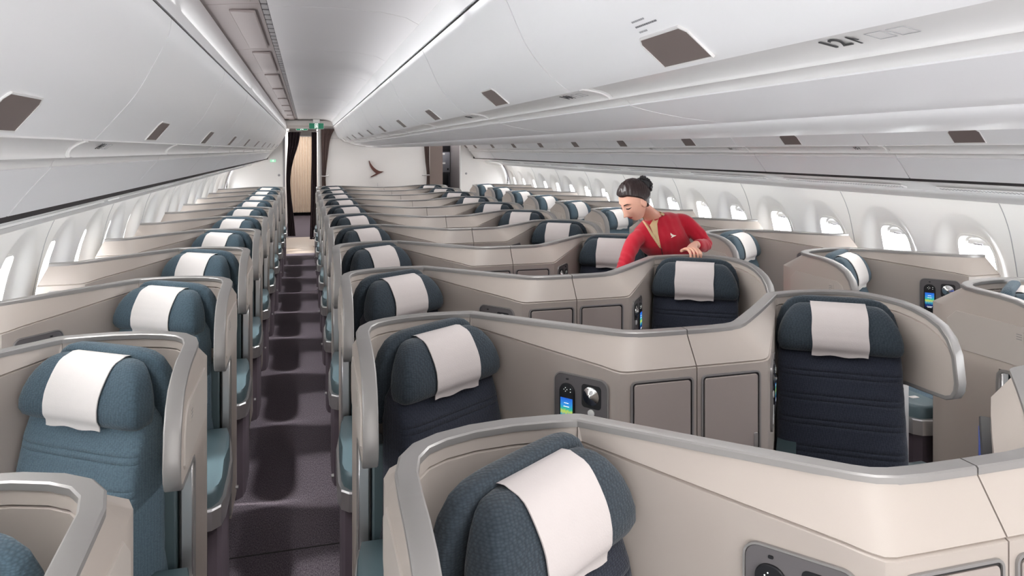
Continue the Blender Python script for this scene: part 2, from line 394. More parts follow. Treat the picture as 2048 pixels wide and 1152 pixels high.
for side, nm in ((-1, 'wall_left'), (1, 'wall_right')):
    bm = bmesh.new(); grid = {}
    ny = int((YB-Y0)/(WP/NY))
    for j in range(ny+1):
        y = Y0+j*WP/NY; dy = ((y-WY0+WP/2) % WP)-WP/2
        for i, z in enumerate(zs):
            # snap vertices near the window rim to it
            zz, dyy = z, dy
            a = abs(dy)/HW; c = abs(z-ZW)/HH; rr = (a**3.2+c**3.2)**(1/3.2)
            yy = y
            if .9 < rr < 1.12: zz = ZW+(z-ZW)/rr; yy = y-dy+dy/rr
            grid[i, j] = bm.verts.new((CX+side*(half_at(zz)+scoop(yy-(y-dy), zz)), yy, zz))
    for j in range(ny):
        for i in range(len(zs)-1):
            y = Y0+(j+.5)*WP/NY; dy = ((y-WY0+WP/2) % WP)-WP/2; z = (zs[i]+zs[i+1])/2
            if inwin(dy, z): continue
            bm.faces.new((grid[i, j], grid[i+1, j], grid[i+1, j+1], grid[i, j+1]))
    struct(obj(nm, bm, 'lining', None, True, 60))
    # lining panel joints, every second window bay
    for k in range(0, 12):
        yj = WY0+WP*(2*k+.5)
        if yj > YB: break
        bm = bmesh.new()
        pr = [(CX+side*(h-.001), z) for h, z in half if z > .7]
        sweep(bm, [(x, yj, z) for x, z in pr], [(-.0022, -.001), (.0022, -.001), (.0022, .0015), (-.0022, .0015)], up=Vector((0, 0, 1)), nrm=[(0, 1, 0)]*len(pr))
        struct(obj('trim_panel_joint', bm, 'pale_ink', None, False))
    # windows
    nwin = 0
    for k in range(40):
        yc = WY0+WP*k
        if yc > YB-.3 or yc < Y0+.3: continue
        if side < 0 and yc < 2.4: continue
        if side > 0 and yc < 1.6: continue
        nwin += 1
        x = CX+side*(half_at(ZW)+.075)
        r = struct(empty('window_%d' % (nwin+(20 if side > 0 else 0)), (x, yc, ZW)))
        bm = bmesh.new(); n = 36; R = []
        for (ga, d) in ((.016, .0015), (.015, -.004), (.002, -.004), (-.002, .045), (-.012, .05), (-.012, .052), (.004, .052), (.006, .004)):
            ring = []
            for q in range(n):
                a = 2*pi*q/n; ca, sa = cos(a), sin(a); e = 2/3.2
                yy = (HW+ga)*math.copysign(abs(ca)**e, ca); zz = (HH+ga)*math.copysign(abs(sa)**e, sa)
                dx = half_at(ZW+zz)-half_at(ZW)+(scoop(yy, ZW+zz)-.075)
                ring.append((side*(d+dx-.004), yy, zz))
            R.append(ring)
        V = [[bm.verts.new(p) for p in rr_] for rr_ in R]
        for a_, b2 in zip(V, V[1:]+V[:1]):
            for q in range(n): bm.faces.new((a_[q], a_[(q+1) % n], b2[(q+1) % n], b2[q]))
        obj('window_frame', bm, 'lining', r)
        bm = bmesh.new(); vs = []
        for q in range(n):
            a = 2*pi*q/n; ca, sa = cos(a), sin(a); e = 2/3.2
            vs.append(bm.verts.new((side*.035, (HW-.01)*math.copysign(abs(ca)**e, ca), (HH-.01)*math.copysign(abs(sa)**e, sa))))
        bm.faces.new(vs); obj('window_pane', bm, 'pane', r, False)
        # shade pulled up, only its lip and finger grip show
        bm = bmesh.new(); box(bm, (min(side*.012, side*.02), -.085, .118), (max(side*.012, side*.02), .085, .160), .003, 1)
        bh = obj('window_shade', bm, 'lining', r)
        bm = bmesh.new(); box(bm, (min(0, side*.014), -.032, .118), (max(0, side*.014), .032, .130), .004, 2)
        obj('shade_handle', bm, 'grey', bh)

# ================================================================== OVERHEAD BINS
ORD = ['first', 'second', 'third', 'fourth', 'fifth', 'sixth', 'seventh', 'eighth', 'ninth', 'tenth', 'eleventh', 'twelfth', 'thirteenth']
out_door = smoothp([(-.345, 2.150), (-.353, 2.105), (-.385, 2.035), (-.433, 1.945), (-.494, 1.868), (-.530, 1.825)], 5)
out_rail = smoothp([(-.527, 1.823), (-.542, 1.817), (-.560, 1.804), (-.566, 1.790), (-.564, 1.781)], 3)
out_lip = smoothp([(-.566, 1.781), (-.578, 1.779), (-.587, 1.770), (-.590, 1.760)], 3)
out_tray = smoothp([(-.590, 1.757), (-.625, 1.717), (-.660, 1.672), (-.682, 1.642)], 4)
cen_door = smoothp([(.488, 2.238), (.513, 2.190), (.54, 2.13), (.568, 2.075), (.6125, 2.019), (.663, 1.975), (.695, 1.957)], 4)
cen_rail = smoothp([(.692, 1.959), (.715, 1.956), (.745, 1.950), (.765, 1.940), (.768, 1.932)], 3)
cen_lip = smoothp([(.768, 1.932), (.785, 1.932), (.800, 1.926), (.806, 1.918)], 3)
cen_tray = smoothp([(.806, 1.915), (.87, 1.900), (.97, 1.884), (1.085, 1.873)], 4)
def at_prof(P, f):
    L = [0]
    for a, c in zip(P, P[1:]): L.append(L[-1]+sqrt((c[0]-a[0])**2+(c[1]-a[1])**2))
    s = f*L[-1]
    for i in range(len(P)-1):
        if L[i+1] >= s:
            t = (s-L[i])/(L[i+1]-L[i]); p = (P[i][0]+(P[i+1][0]-P[i][0])*t, P[i][1]+(P[i+1][1]-P[i][1])*t)
            d = ((P[i+1][0]-P[i][0])/(L[i+1]-L[i]), (P[i+1][1]-P[i][1])/(L[i+1]-L[i])); return p, d
def make_bin(kind, y0, y1, label, group, number=None, first=False):
    """kind: 'L' outboard left, 'C' centre left face, 'D' centre right face, 'R' outboard right"""
    mirror = kind in 'DR'
    F = mir if mirror else (lambda p: p)
    sets = (out_door, out_rail, out_lip, out_tray) if kind in 'LR' else (cen_door, cen_rail, cen_lip, cen_tray)
    sg = (1 if kind in 'LR' else -1)*(-1 if mirror else 1)
    # which way is outward (away from aisle)
    thick_dir = {'L': -1, 'R': 1, 'C': 1, 'D': -1}[kind]
    yc = (y0+y1)/2
    ax, az = F([sets[0][-1]])[0]
    r = empty('overhead_bin', (ax, yc, az)); tag(r, label, 'overhead bin', group)
    def loc(P): return [(x-ax, z-az) for x, z in F(P)]
    g = .004
    bm = bmesh.new(); extr(bm, loc(sets[0]), y0+g-yc, y1-g-yc, .018, thick_dir); obj('door', bm, 'bin', r)
    js = -.16
    bm = bmesh.new(); extr(bm, loc(sets[1]), y0-.11+.003-yc, y1-.11-.003-yc, .016, thick_dir)
    extr(bm, [(x, z) for x, z in loc([(p[0]+(0), p[1]) for p in sets[1]])], y0-.11+.02-yc, y0-.11+.045-yc, -.004, thick_dir)
    obj('rail', bm, 'railw', r)
    bm = bmesh.new(); extr(bm, loc(sets[2]), y0-.13+.002-yc, y1-.13-.002-yc, .016, thick_dir); obj('lip', bm, 'railw', r)
    bm = bmesh.new(); extr(bm, loc(sets[3]), y0-.13+.0035-yc, y1-.13-.0035-yc, .014, thick_dir); obj('tray', bm, 'tray', r)
    # latch plate set into the foot of the door
    f0 = .86 if kind in 'LR' else .84
    p, d = at_prof(sets[0], f0)
    px, pz = F([p])[0]; dx = d[0]*(-1 if mirror else 1); dz = d[1]
    A = Vector((0, 1, 0)); B = Vector((dx, 0, dz)); N = Vector((-dz, 0, dx))*(-thick_dir)
    lw = .17; lh = .075
    ol = [(-lw/2, -lh/2+.012), (-lw/2+.012, -lh/2), (lw/2-.012, -lh/2), (lw/2, -lh/2+.012), (lw/2, lh/2), (-lw/2, lh/2)]
    bm = bmesh.new(); frame_ring(bm, ol, ((px-ax, 0, pz-az), A, B, N), .004, -.002, .0035); lf = obj('latch_surround', bm, 'railw', r)
    bm = bmesh.new(); slab(bm, ol, ((px-ax, 0, pz-az), A, B, N), -.002, .0022); obj('latch', bm, 'latch', r, False)
    if number:
        p, d = at_prof(sets[1], .42); px, pz = F([p])[0]; dx = d[0]*(-1 if mirror else 1); dz = d[1]
        N = Vector((-dz, 0, dx))*(-thick_dir); up = Vector((-dx, 0, -dz))
        X = up.cross(N)
        base = Vector((px-ax, 0, pz-az))+N*.0025
        sgn = 1 if X.y > 0 else -1
        yl = y1-.11-yc-.16 if kind in 'LR' else y0-.11+1.02-yc
        yl = (y0-.11+.24 if number != '12' else .87)-yc
        h = .034 if kind in 'CD' else .026
        text('row_number', number, h*1.35, 'ink', r, base+Vector((0, yl, 0)), X, up)
        # seat arrow and letter pictogram beside the number
        bm = bmesh.new(); q = sgn*h*1.25
        P = lambda a, b_: base+Vector((0, yl, 0))+X*a+up*b_+N*.0006
        for a0, b0, a1, b1 in ((h*1.05, -h*.45, h*1.2, h*.5), (h*1.2, h*.5, h*1.35, 0), ):
            sweep(bm, [P(a0, b0), P(a1, b1)], [(-.0016, -.0004), (.0016, -.0004), (.0016, .0004), (-.0016, .0004)], up=N)
        obj('seat_arrow', bm, 'ink', r, False)
        bm = bmesh.new()
        frame_ring(bm, [(h*2.1, -h*.4), (h*2.9, -h*.4), (h*2.9, h*.4), (h*2.1, h*.4)][::1], (base+Vector((0, yl, 0)), X, up, N), .0012, 0, .0006)
        frame_ring(bm, [(h*3.2, -h*.4), (h*4.0, -h*.4), (h*4.0, h*.4), (h*3.2, h*.4)][::1], (base+Vector((0, yl, 0)), X, up, N), .0012, 0, .0006)
        obj('seat_pictogram', bm, 'pale_ink', r, False)
    return r
nums = {'L': {2: '14'}, 'C': {1: '12', 2: '14', 3: '15'}, 'R': {2: '15', 3: '16', 4: '17'}}
cols = {'L': ('above the left window seats', 2.11-LB*2, 'white bins above the left window seats'),
        'C': ('over the centre seats', 1.85-LB*2, 'white bins above the centre seats'),
        'D': ('on the far side of the centre row', 1.85-LB*2, 'white bins on the far side of the centre'),
        'R': ('above the right window seats', 3.40-LB*3, 'white bins above the right window seats')}
for kind in 'LCDR':
    desc, ys, grp = cols[kind]
    k = 0; n = 0
    while True:
        y0 = ys+LB*k; y1 = y0+LB; k += 1
        if y0 > YB-.3: break
        y1 = min(y1, YB+.1)
        lim = {'L': .5, 'C': .3, 'D': 3, 'R': 1.4}[kind]
        if y1 < lim: continue
        if kind == 'D' : continue
        lab = 'white overhead bin %s, %s from the camera' % (desc, ORD[n])
        make_bin(kind, y0, y1-(.12 if y1 > YB else 0), lab, grp, nums.get(kind, {}).get(n)); n += 1
# first centre bin: small printed notice beside the latch is added as a sticker
# closed core of the centre bins (far face)
bm = bmesh.new(); extr(bm, mir(cen_door), Y0, YB-.01, .018, -1); struct(obj('ceiling', bm, 'bin'))
bm = bmesh.new(); extr(bm, mir(cen_rail+cen_lip+cen_tray), Y0, YB-.01, .016, -1); struct(obj('ceiling', bm, 'bin'))
# passenger service channel under the centre bins and under the outboard bins
bm = bmesh.new(); extr(bm, smoothp([(1.092, 1.884), (1.10, 1.866), (1.14, 1.850), (1.20, 1.842), (CX, 1.840), (2*CX-1.20, 1.842), (2*CX-1.14, 1.850), (2*CX-1.10, 1.866), (2*CX-1.092, 1.884)], 3), Y0, YB-.01, .012, 1)
struct(obj('trim_service_channel', bm, 'bin'))
bm = bmesh.new(); box(bm, (1.07, Y0, 1.890), (1.11, YB, 1.90)); struct(obj('trim_shadow_gap', bm, 'gap', None, False))
bm = bmesh.new(); box(bm, (2*CX-1.11, Y0, 1.890), (2*CX-1.07, YB, 1.90)); struct(obj('trim_shadow_gap', bm, 'gap', None, False))
for side in (0, 1):
    F = mir if side else (lambda p: p); sd = 1 if side else -1
    x0, x1 = sorted((F([(-.676, 0)])[0][0], F([(-.75, 0)])[0][0]))
    bm = bmesh.new(); box(bm, (x0, Y0, 1.655), (x1, YB, 1.665)); struct(obj('trim_shadow_gap', bm, 'gap', None, False))
    x0, x1 = sorted((F([(-.684, 0)])[0][0], F([(-.694, 0)])[0][0]))
    bm = bmesh.new(); box(bm, (x0, Y0, 1.628), (x1, YB, 1.660)); struct(obj('trim_shadow_gap', bm, 'gap', None, False))
    bm = bmesh.new(); extr(bm, F(smoothp([(-.694, 1.634), (-.72, 1.618), (-.80, 1.594), (-.88, 1.570)], 3)), Y0, YB, .012, sd); struct(obj('trim_service_channel', bm, 'channel'))
    bm = bmesh.new(); extr(bm, F(smoothp([(-.884, 1.568), (-.92, 1.556), (-.955, 1.538), (-.975, 1.518)], 3)), Y0, YB, .012, sd); struct(obj('trim_service_channel', bm, 'channel'))
    # cove roof back to the lining
    bm = bmesh.new(); extr(bm, F([(-.975, 1.535), (-1.15, 1.545), (-1.31, 1.50)]), Y0, YB, .012, sd); struct(obj('trim_cove', bm, 'lining'))
    # outer hull behind the bins, keeps daylight out above the windows
    hull = smoothp([(-1.30, 1.50), (-1.25, 1.75), (-1.1, 2.1), (-.8, 2.44)], 4)
    bm = bmesh.new(); extr(bm, F(hull), Y0, YE, .02, sd); struct(obj('wall_%s' % ('right' if side else 'left'), bm, 'lining'))
    bm = bmesh.new(); extr(bm, F([(-1.30, 1.50), (-1.38, 1.28), (-1.42, 0)]), YB, YE, .02, sd); struct(obj('wall_%s' % ('right' if side else 'left'), bm, 'lining'))
    # air grilles in the service channel, one per bin bay
    ys = 3.40-LB*3 if side else 2.11-LB*2
    for k in range(12):
        y0 = ys+LB*k+.02; y1 = min(y0+LB-.24, YB-.1)
        if y1-y0 < .3 or (side and y0 < 1.0) or (not side and y0 < 1.4): continue
        r = empty('air_grille', (F([(-.79, 0)])[0][0], (y0+y1)/2, 1.585))
        tag(r, 'thin white slotted air grille below the %s overhead bins, %s from the camera' % (('left', 'right')[side], ORD[k]), 'air grille', 'air grilles under the %s bins' % ('left', 'right')[side])
        Bv = Vector((-sd*.1, 0, -.0287)).normalized(); Nv = Vector((-sd*(-.287), 0, -1)).normalized(); Nv = Vector((-sd*.28, 0, .96)); Nv = -Nv if Nv.z > 0 else Nv
        Bv = Vector((sd, 0, -.28)).normalized(); Nv = Vector((-sd*.28, 0, -1)).normalized()
        hl = (y1-y0)/2
        bm = bmesh.new(); slab(bm, [(-hl, -.022), (hl, -.022), (hl, .022), (-hl, .022)], ((0, 0, .008), (0, 1, 0), Bv, Nv), 0, .006); obj('plate', bm, 'channel', r, False)
        bm = bmesh.new(); n = int(2*hl/.022)
        for i in range(n):
            yy = -hl+.012+i*.022
            slab(bm, [(yy, -.016), (yy+.011, -.010), (yy+.011, .016), (yy, .010)], ((0, 0, .008), (0, 1, 0), Bv, Nv), .004, .0068)
        obj('slots', bm, 'grey', r, False)
# small printed notice on the nearest centre bin, above its latch

# ================================================================== SUITES (seat inside its own shell)
ST = [  # top (u,v), lower inner (u,v), outer lower (u,v), z top, z bottom, z crease
 ((0, -.535), (0, -.535), (-.034, -.533), .955, .905, .945),
 ((0, -.525), (.002, -.525), (-.036, -.523), 1.03, .876, .99),
 ((0, -.50), (.003, -.50), (-.038, -.50), 1.085, .863, 1.05),
 ((0, -.46), (.004, -.46), (-.038, -.46), 1.125, .86, 1.085),
 ((0, -.40), (.004, -.40), (-.038, -.40), 1.152, .86, 1.112),
 ((0, -.33), (.004, -.33), (-.038, -.33), 1.168, .86, 1.125),
 ((0, -.262), (.004, -.262), (-.038, -.262), 1.175, .86, 1.132),
 ((0, -.255), (.004, -.255), (-.038, -.25), 1.1755, .10, 1.1325),
 ((.004, -.16), (.008, -.16), (-.038, -.12), 1.177, .10, 1.134),
 ((.018, -.095), (.022, -.097), (-.038, -.02), 1.177, .10, 1.134),
 ((.045, -.052), (.048, -.055), (-.036, .05), 1.178, .10, 1.134),
 ((.09, -.02), (.092, -.024), (-.018, .098), 1.178, .10, 1.134),
 ((.16, .003), (.161, -.001), (.10, .112), 1.179, .10, 1.134),
 ((.25, .012), (.25, .008), (.22, .114), 1.18, .10, 1.134),
 ((.34, .008), (.34, .004), (.34, .108), 1.18, .10, 1.134),
 ((.385, .002), (.386, -.003), (.40, .100), 1.18, .10, 1.133),
 ((.3985, 0), (.402, -.008), (.42, .092), 1.18, .10, 1.132),
 ((.4000, -.001), (.396, -.013), (.4215, .091), 1.18, .10, 1.132),
 ((.4015, -.002), (.406, -.012), (.423, .090), 1.18, .10, 1.132),
 ((.50, -.10), (.492, -.123), (.54, -.01), 1.18, .10, 1.119),
 ((.64, -.235), (.615, -.282), (.68, -.135), 1.179, .10, 1.099),
 ((.78, -.362), (.742, -.447), (.82, -.262), 1.177, .10, 1.080),
 ((.815, -.392), (.772, -.484), (.85, -.29), 1.176, .10, 1.073),
 ((.85, -.414), (.792, -.500), (.88, -.312), 1.175, .10, 1.069),
 ((.89, -.427), (.815, -.5035), (.915, -.325), 1.175, .10, 1.067),
 ((.95, -.433), (.90, -.504), (.96, -.332), 1.175, .10, 1.067),
]
def norms(P, flip=1):
    out = []
    for i in range(len(P)):
        a = Vector(P[max(i-1, 0)]); c = Vector(P[min(i+1, len(P)-1)]); t = (c-a)
        if t.length < 1e-6: out.append(out[-1]); continue
        t.normalize(); out.append(Vector((t.y, -t.x))*flip)
    return out
SA = radians(34); SO = Vector((.215, -.15))
SF = Vector((sin(SA), -cos(SA))); SR = Vector((cos(SA), sin(SA)))
def sp(a, f, z):
    p = SO+SR*a+SF*f; return (p.x, p.y, z)
def sup(a, w, p): return max(0, 1-abs(a/w)**p)**(1/p)
def soft(bm, levels, n=40, p=4.5, wing=0.0):
    """levels: (z, half width, rear f, front f)"""
    rings = []
    for z, w, f0, f1 in levels:
        r = []
        for k in range(n):
            t = 2*pi*k/n; ca, sa = cos(t), sin(t)
            a = w*math.copysign(abs(ca)**(2/p), ca); h = (f1-f0)/2; f = (f0+f1)/2+h*math.copysign(abs(sa)**(2/p), sa)
            f += wing*(a/.25)**2
            r.append(sp(a, f, z))
        rings.append(r)
    loops(bm, rings)
HEADL0 = [(.925, .215, .06, .115), (.930, .232, .05, .134), (.942, .243, .04, .148), (.965, .249, .035, .158), (1.0, .248, .03, .158), (1.04, .240, .027, .150),
         (1.075, .228, .025, .140), (1.105, .213, .023, .128), (1.13, .196, .022, .114), (1.147, .180, .024, .100), (1.157, .162, .032, .085), (1.161, .135, .045, .070)]
HZ = lambda z: .980+(z-.925)*.79
HEADL = [(HZ(z), w*.935, f0-.005, f1-.01) for z, w, f0, f1 in HEADL0]
def head_front(a, z):
    for l0, l1 in zip(HEADL, HEADL[1:]):
        if l0[0] <= z <= l1[0]:
            t = (z-l0[0])/(l1[0]-l0[0]); w, f0, f1 = [l0[i]+(l1[i]-l0[i])*t for i in (1, 2, 3)]
            return (f0+f1)/2+(f1-f0)/2*sup(a, w, 4.2)+.016*(a/.25)**2, (f0+f1)/2-(f1-f0)/2*sup(a, w, 4.2)+.016*(a/.25)**2
    return HEADL[-1][3], HEADL[-1][2]
def make_suite(name, s, window, seatmats):
    SO.x, SO.y = (.19, -.125) if (window and s > 0) else (.215, -.15)
    back_m, head_m, linen_m = seatmats
    root = empty(name)
    def fin(nm, bm, mt, parent=root, ang=40, smooth=True):
        for v in bm.verts: v.co.x *= s
        return obj(nm, bm, mt, parent, smooth, ang)
    endu = .985 if window else 1.069
    st = ST+[((endu, -.434), (endu, -.504), (endu, -.334), 1.175, .10, 1.067)]
    top = [x[0] for x in st]; nt = norms(top)      # inner normal
    # check orientation: at the aisle wing the inner side is +u
    if nt[2].x < 0: nt = [-n for n in nt]
    rings = []
    for (tp, lo, ou, zt, zb, zc), n in zip(st, nt):
        T = Vector(tp); L = Vector(lo); O = Vector(ou)
        to = T-n*.035
        zt2 = zt-.008; oz = min(.10, (zt-zb)*.45)
        rings.append([(L.x, L.y, zb), (L.x, L.y, zc-.0035), (L.x-n.x*.008, L.y-n.y*.008, zc), (L.x+(T.x-L.x)*.05, L.y+(T.y-L.y)*.05, zc+.0035),
                      (T.x, T.y, zt2), (to.x, to.y, zt2), (to.x, to.y, zt-.022), (O.x, O.y, zt-oz), (O.x, O.y, zb)])
    if window:
        for r in rings[-2:]:
            for i, (x, y, z) in enumerate(r):
                if r is rings[-1]: r[i] = (x+min(.075, max(0, 1.16-z)*.4), y, z)
    bm = bmesh.new(); loops(bm, rings); fin('shell', bm, 'shell', ang=28)
    # grey rail capping the shell, down round the wing and along the post
    path = [Vector((x[0][0], x[0][1], x[3]-.004)) for x in reversed(st)]; nn = [Vector((n.x, n.y, 0)) for n in reversed(nt)]
    for q in ((0, -.538, .925), (0, -.533, .893), (0, -.518, .868), (0, -.49, .856), (0, -.40, .854), (0, -.30, .854), (0, -.275, .850), (0, -.262, .835), (0, -.259, .80), (0, -.258, .12)):
        path.append(Vector(q)); nn.append(Vector((1, 0, 0)))
    sect = [(.005, .010), (.005, -.003), (.001, -.0065), (-.035, -.0065), (-.040, -.003), (-.040, .010)]
    bm = bmesh.new(); sweep(bm, path, sect, nrm=nn); rl = fin('edge_rail', bm, 'rail', ang=35)
    # bright strip on the front of the post
    bm = bmesh.new(); box(bm, (-.036, -.278, .46), (.0, -.262, .845), .004, 1); fin('post_trim', bm, 'silver')
    bm = bmesh.new(); box(bm, (.008, -.30, .12), (.05, -.20, .84), .006, 1); fin('post_lining', bm, 'vinyl_dark')
    # outer badge
    bm = bmesh.new(); slab(bm, rrect(.04, .045, .006, 3), ((-.043, -.36, 1.02), (0, 1, 0), (0, 0, 1), (-1, 0, 0)), -.001, .002)
    bd = fin('badge', bm, 'shell_out'); bm = bmesh.new()
    for dz in (-.010, 0, .010): slab(bm, [(-.012, dz-.0018), (.012, dz-.0018), (.012, dz+.0018), (-.012, dz+.0018)], ((-.043, -.36, 1.02), (0, 1, 0), (0, 0, 1), (-1, 0, 0)), .0015, .0028)
    fin('badge_marks', bm, 'rail', bd, smooth=False)
    bm = bmesh.new(); slab(bm, [(-.475, .91), (-.46, .895), (-.03, .895), (.0, .93), (.0, 1.02), (-.05, 1.065), (-.40, 1.065), (-.445, 1.045), (-.475, .99)], ((-.038, 0, 0), (0, 1, 0), (0, 0, 1), (-1, 0, 0)), -.003, .005, .004)
    fin('wing_panel', bm, 'shell_out', ang=25)
    # seat
    lv = [(.40, .232, -.02, .245), (.43, .242, -.03, .258), (.50, .245, -.03, .245)]
    z = .52
    def fr(z): return .245-(z-.5)*.245
    for zc in (.62, .72, .81, .90):
        for dz, df in ((-.022, 0), (-.0125, 0), (-.010, -.003), (-.0075, 0), (.0075, 0), (.010, -.003), (.0125, 0), (.022, 0)):
            lv.append((zc+dz, .243-(zc-.5)*.03, .0, fr(zc+dz)+df))
    lv += [(.95, .230, .01, .128), (.99, .225, .01, .115), (1.03, .20, .02, .10)]
    bm = bmesh.new(); soft(bm, lv, p=5.5); fin('backrest', bm, back_m, ang=60)
    bm = bmesh.new(); soft(bm, [(.90, .225, -.045, .02), (1.0, .238, -.045, .03), (1.08, .232, -.04, .032), (1.13, .215, -.034, .034), (1.162, .190, -.028, .032), (1.178, .165, -.02, .03), (1.186, .135, -.012, .024), (1.189, .10, -.004, .016)], p=4.5)
    fin('backrest_crown', bm, head_m, ang=60)
    bm = bmesh.new(); soft(bm, HEADL, p=4.2, wing=.016, n=56); hd = fin('headrest', bm, head_m, ang=70)
    # linen cover over the headrest
    bm = bmesh.new(); zz = [HZ(q) for q in [.918, .928]+[.94+.0108*i for i in range(20)]+[1.155, 1.160]]; rows_f = []; na = 13; hw = .104
    for z in zz:
        row = []
        for i in range(na):
            a = -hw+2*hw*i/(na-1); f = head_front(a, max(z, HZ(.94)))[0]+.0045
            if z < HZ(.94): f -= .002
            row.append(Vector(sp(a+(.0015*sin(z*60)), f, z+(.003*sin(a*55) if z < HZ(.935) else 0))))
        rows_f.append(row)
    for z, f in ((HZ(1.161)+.006, .050), (HZ(1.161)+.004, .030), (HZ(1.15), .012), (HZ(1.12), .010)):
        rows_f.append([Vector(sp(-hw+2*hw*i/(na-1), f, z)) for i in range(na)])
    G = [[bm.verts.new(p) for p in r] for r in rows_f]
    for r0, r1 in zip(G, G[1:]):
        for i in range(na-1): bm.faces.new((r0[i], r0[i+1], r1[i+1], r1[i]))
    bmesh.ops.recalc_face_normals(bm, faces=bm.faces)
    ret = bmesh.ops.extrude_face_region(bm, geom=list(bm.faces)); off = Vector((SF.x, SF.y, .3))*.003
    for v in [g for g in ret['geom'] if isinstance(g, bmesh.types.BMVert)]: v.co += off
    fin('headrest_cover', bm, linen_m, ang=60)
    # seat pan, leg rest
    bm = bmesh.new()
    def pan(f0, f1, w, z0, z1, n=7):
        rings = []
        for k in range(n+1):
            t = k/n; f = f0+(f1-f0)*t; e = .02*(1-sup(2*t-1, 1.0001, 6))
            rings.append([sp(a*(w-e), f, zc_) for a, zc_ in [(-1, z0), (-1, z1-.03-e), (-.96, z1-.012-e), (-.86, z1-e), (0, z1+.006-e), (.86, z1-e), (.96, z1-.012-e), (1, z1-.03-e), (1, z0)]])
        loops(bm, rings)
    pan(.16, .62, .245, .34, .475); fin('seat_cushion', bm, back_m, ang=50)
    bm = bmesh.new(); pan(.635, .90, .225, .26, .44); fin('leg_rest', bm, back_m, ang=50)
    bm = bmesh.new(); pan(.05, .60, .22, .03, .34); fin('seat_pedestal', bm, 'plum')
    bm = bmesh.new()
    for a0, a1 in ((.262, .305),):
        rings = []
        for k in range(9):
            t = k/8; f = .16+.40*t; zt = .70-.10*t**1.5; e = .012*(1-sup(2*t-1, 1.0001, 5))
            rings.append([sp(a_, f, z_) for a_, z_ in [(a0+e, .38), (a0+e, zt-.02), (a0+.01+e, zt-e), (a1-.01-e, zt-e), (a1-e, zt-.02), (a1-e, .38)]])
        loops(bm, rings)
    fin('armrest', bm, 'vinyl_dark')
    # aisle side: plinth, silver sill, padded ledge
    pod = [(.12, -.27), (-.036, -.27), (-.052, -.38), (-.074, -.56), (-.080, -.70), (-.080, -.90), (-.070, -.965), (-.042, -.996), (.0, -1.006), (.12, -1.006)]
    def prism(o_, z0, z1, ins=0, ch=.0):
        bm = bmesh.new(); slab(bm, [(x+ins*(1 if x < .1 else -1), y+ins*(-1 if y > -.4 else 1)) for x, y in o_], ((0, 0, 0), (1, 0, 0), (0, 1, 0), (0, 0, 1)), z0, z1, ch); return bm
    fin('plinth', prism(pod, 0, .42, .016), 'plum', smooth=False)
    fin('sill', prism(pod, .42, .495, 0, .006), 'silver', ang=25)
    padp = [(.11, -.33), (-.03, -.33), (-.048, -.42), (-.062, -.56), (-.066, -.70), (-.066, -.88), (-.058, -.935), (-.038, -.972), (.0, -.985), (.11, -.985)]
    fin('padded_ledge', prism(padp, .495, .555, 0, .014), 'vinyl', ang=50)
    bm = bmesh.new(); slab(bm, rrect(.045, .03, .004, 2), ((.04, -.86, .555), (1, 0, 0), (0, 1, 0), (0, 0, 1)), 0, .0015); fin('ledge_label', bm, 'linen', smooth=False)
    bm = bmesh.new(); tube(bm, [(-.081, -.52, .36), (-.092, -.52, .36)], .008, 10); fin('plinth_screw', bm, 'silver')
    # console with handset, reading lamp, buttons
    D = Vector((.611, -.791, 0)); N = Vector((-.791, -.611, 0)); O0 = Vector((.406, -.012, 0))+D*.478+Vector((0, 0, .915)); Zv = Vector((0, 0, 1))
    fr_ = (O0, D, Zv, N)
    bm = bmesh.new(); slab(bm, rrect(.205, .235, .028, 6), fr_, -.004, .006, .002); con = fin('console', bm, 'console', ang=30)
    bm = bmesh.new(); frame_ring(bm, rrect(.205, .235, .028, 6), fr_, .004, -.002, .0075); fin('console_bezel', bm, 'rail', con)
    def F2(a, b): return (O0+D*a+Zv*b, D, Zv, N)
    bm = bmesh.new(); slab(bm, rrect(.060, .186, .028, 8), F2(-.052, -.006), .006, .0125, .002); hs = fin('handset', bm, 'black', con)
    bm = bmesh.new(); slab(bm, [(-.024, -.045), (.024, -.045), (.024, .045), (-.024, .045)], F2(-.052, -.008), .0125, .0132); fin('handset_screen', bm, 'screen', hs, smooth=False)
    bm = bmesh.new()
    for a, b in ((0, .006), (0, -.006), (.006, 0), (-.006, 0), (.02, .004), (.02, -.006)): slab(bm, rrect(.0026, .0026, .001, 2), F2(-.056+a, .066+b), .0125, .0135)
    for a, b, w in ((0, .028, .018), (0, .016, .022), (0, -.036, .030), (0, -.041, .022)): slab(bm, [(-w/2, -.001), (w/2, -.001), (w/2, .001), (-w/2, .001)], F2(-.052+a, -.008+b), .0132, .0136)
    fin('handset_marks', bm, 'glyph', hs, smooth=False)
    bm = bmesh.new(); slab(bm, rrect(.010, .006, .002, 2), F2(-.052, .101), .005, .0085); fin('release_tab', bm, 'black', con)
    bm = bmesh.new(); slab(bm, rrect(.074, .078, .012, 4), F2(.042, .058), .005, .0075); fin('lamp_well', bm, 'black', con)
    bm = bmesh.new(); c = O0+D*.042+Zv*.060; lathe(bm, [(.006, .004), (.030, .006), (.031, .010), (.027, .012), (.018, .014), (.010, .020), (.0001, .022)], c, N, 20); fin('reading_lamp', bm, 'chrome', con)
    bm = bmesh.new(); lathe(bm, [(.0001, .004), (.0125, .004), (.0125, .0095), (.010, .0105), (.0001, .0105)], O0+D*.042+Zv*.003, N, 18); fin('call_button', bm, 'white_plastic', con)
    bm = bmesh.new(); slab(bm, rrect(.072, .072, .008, 4), F2(.044, -.066), .005, .0072, .001); fin('seat_control_pad', bm, 'console', con)
    bm = bmesh.new()
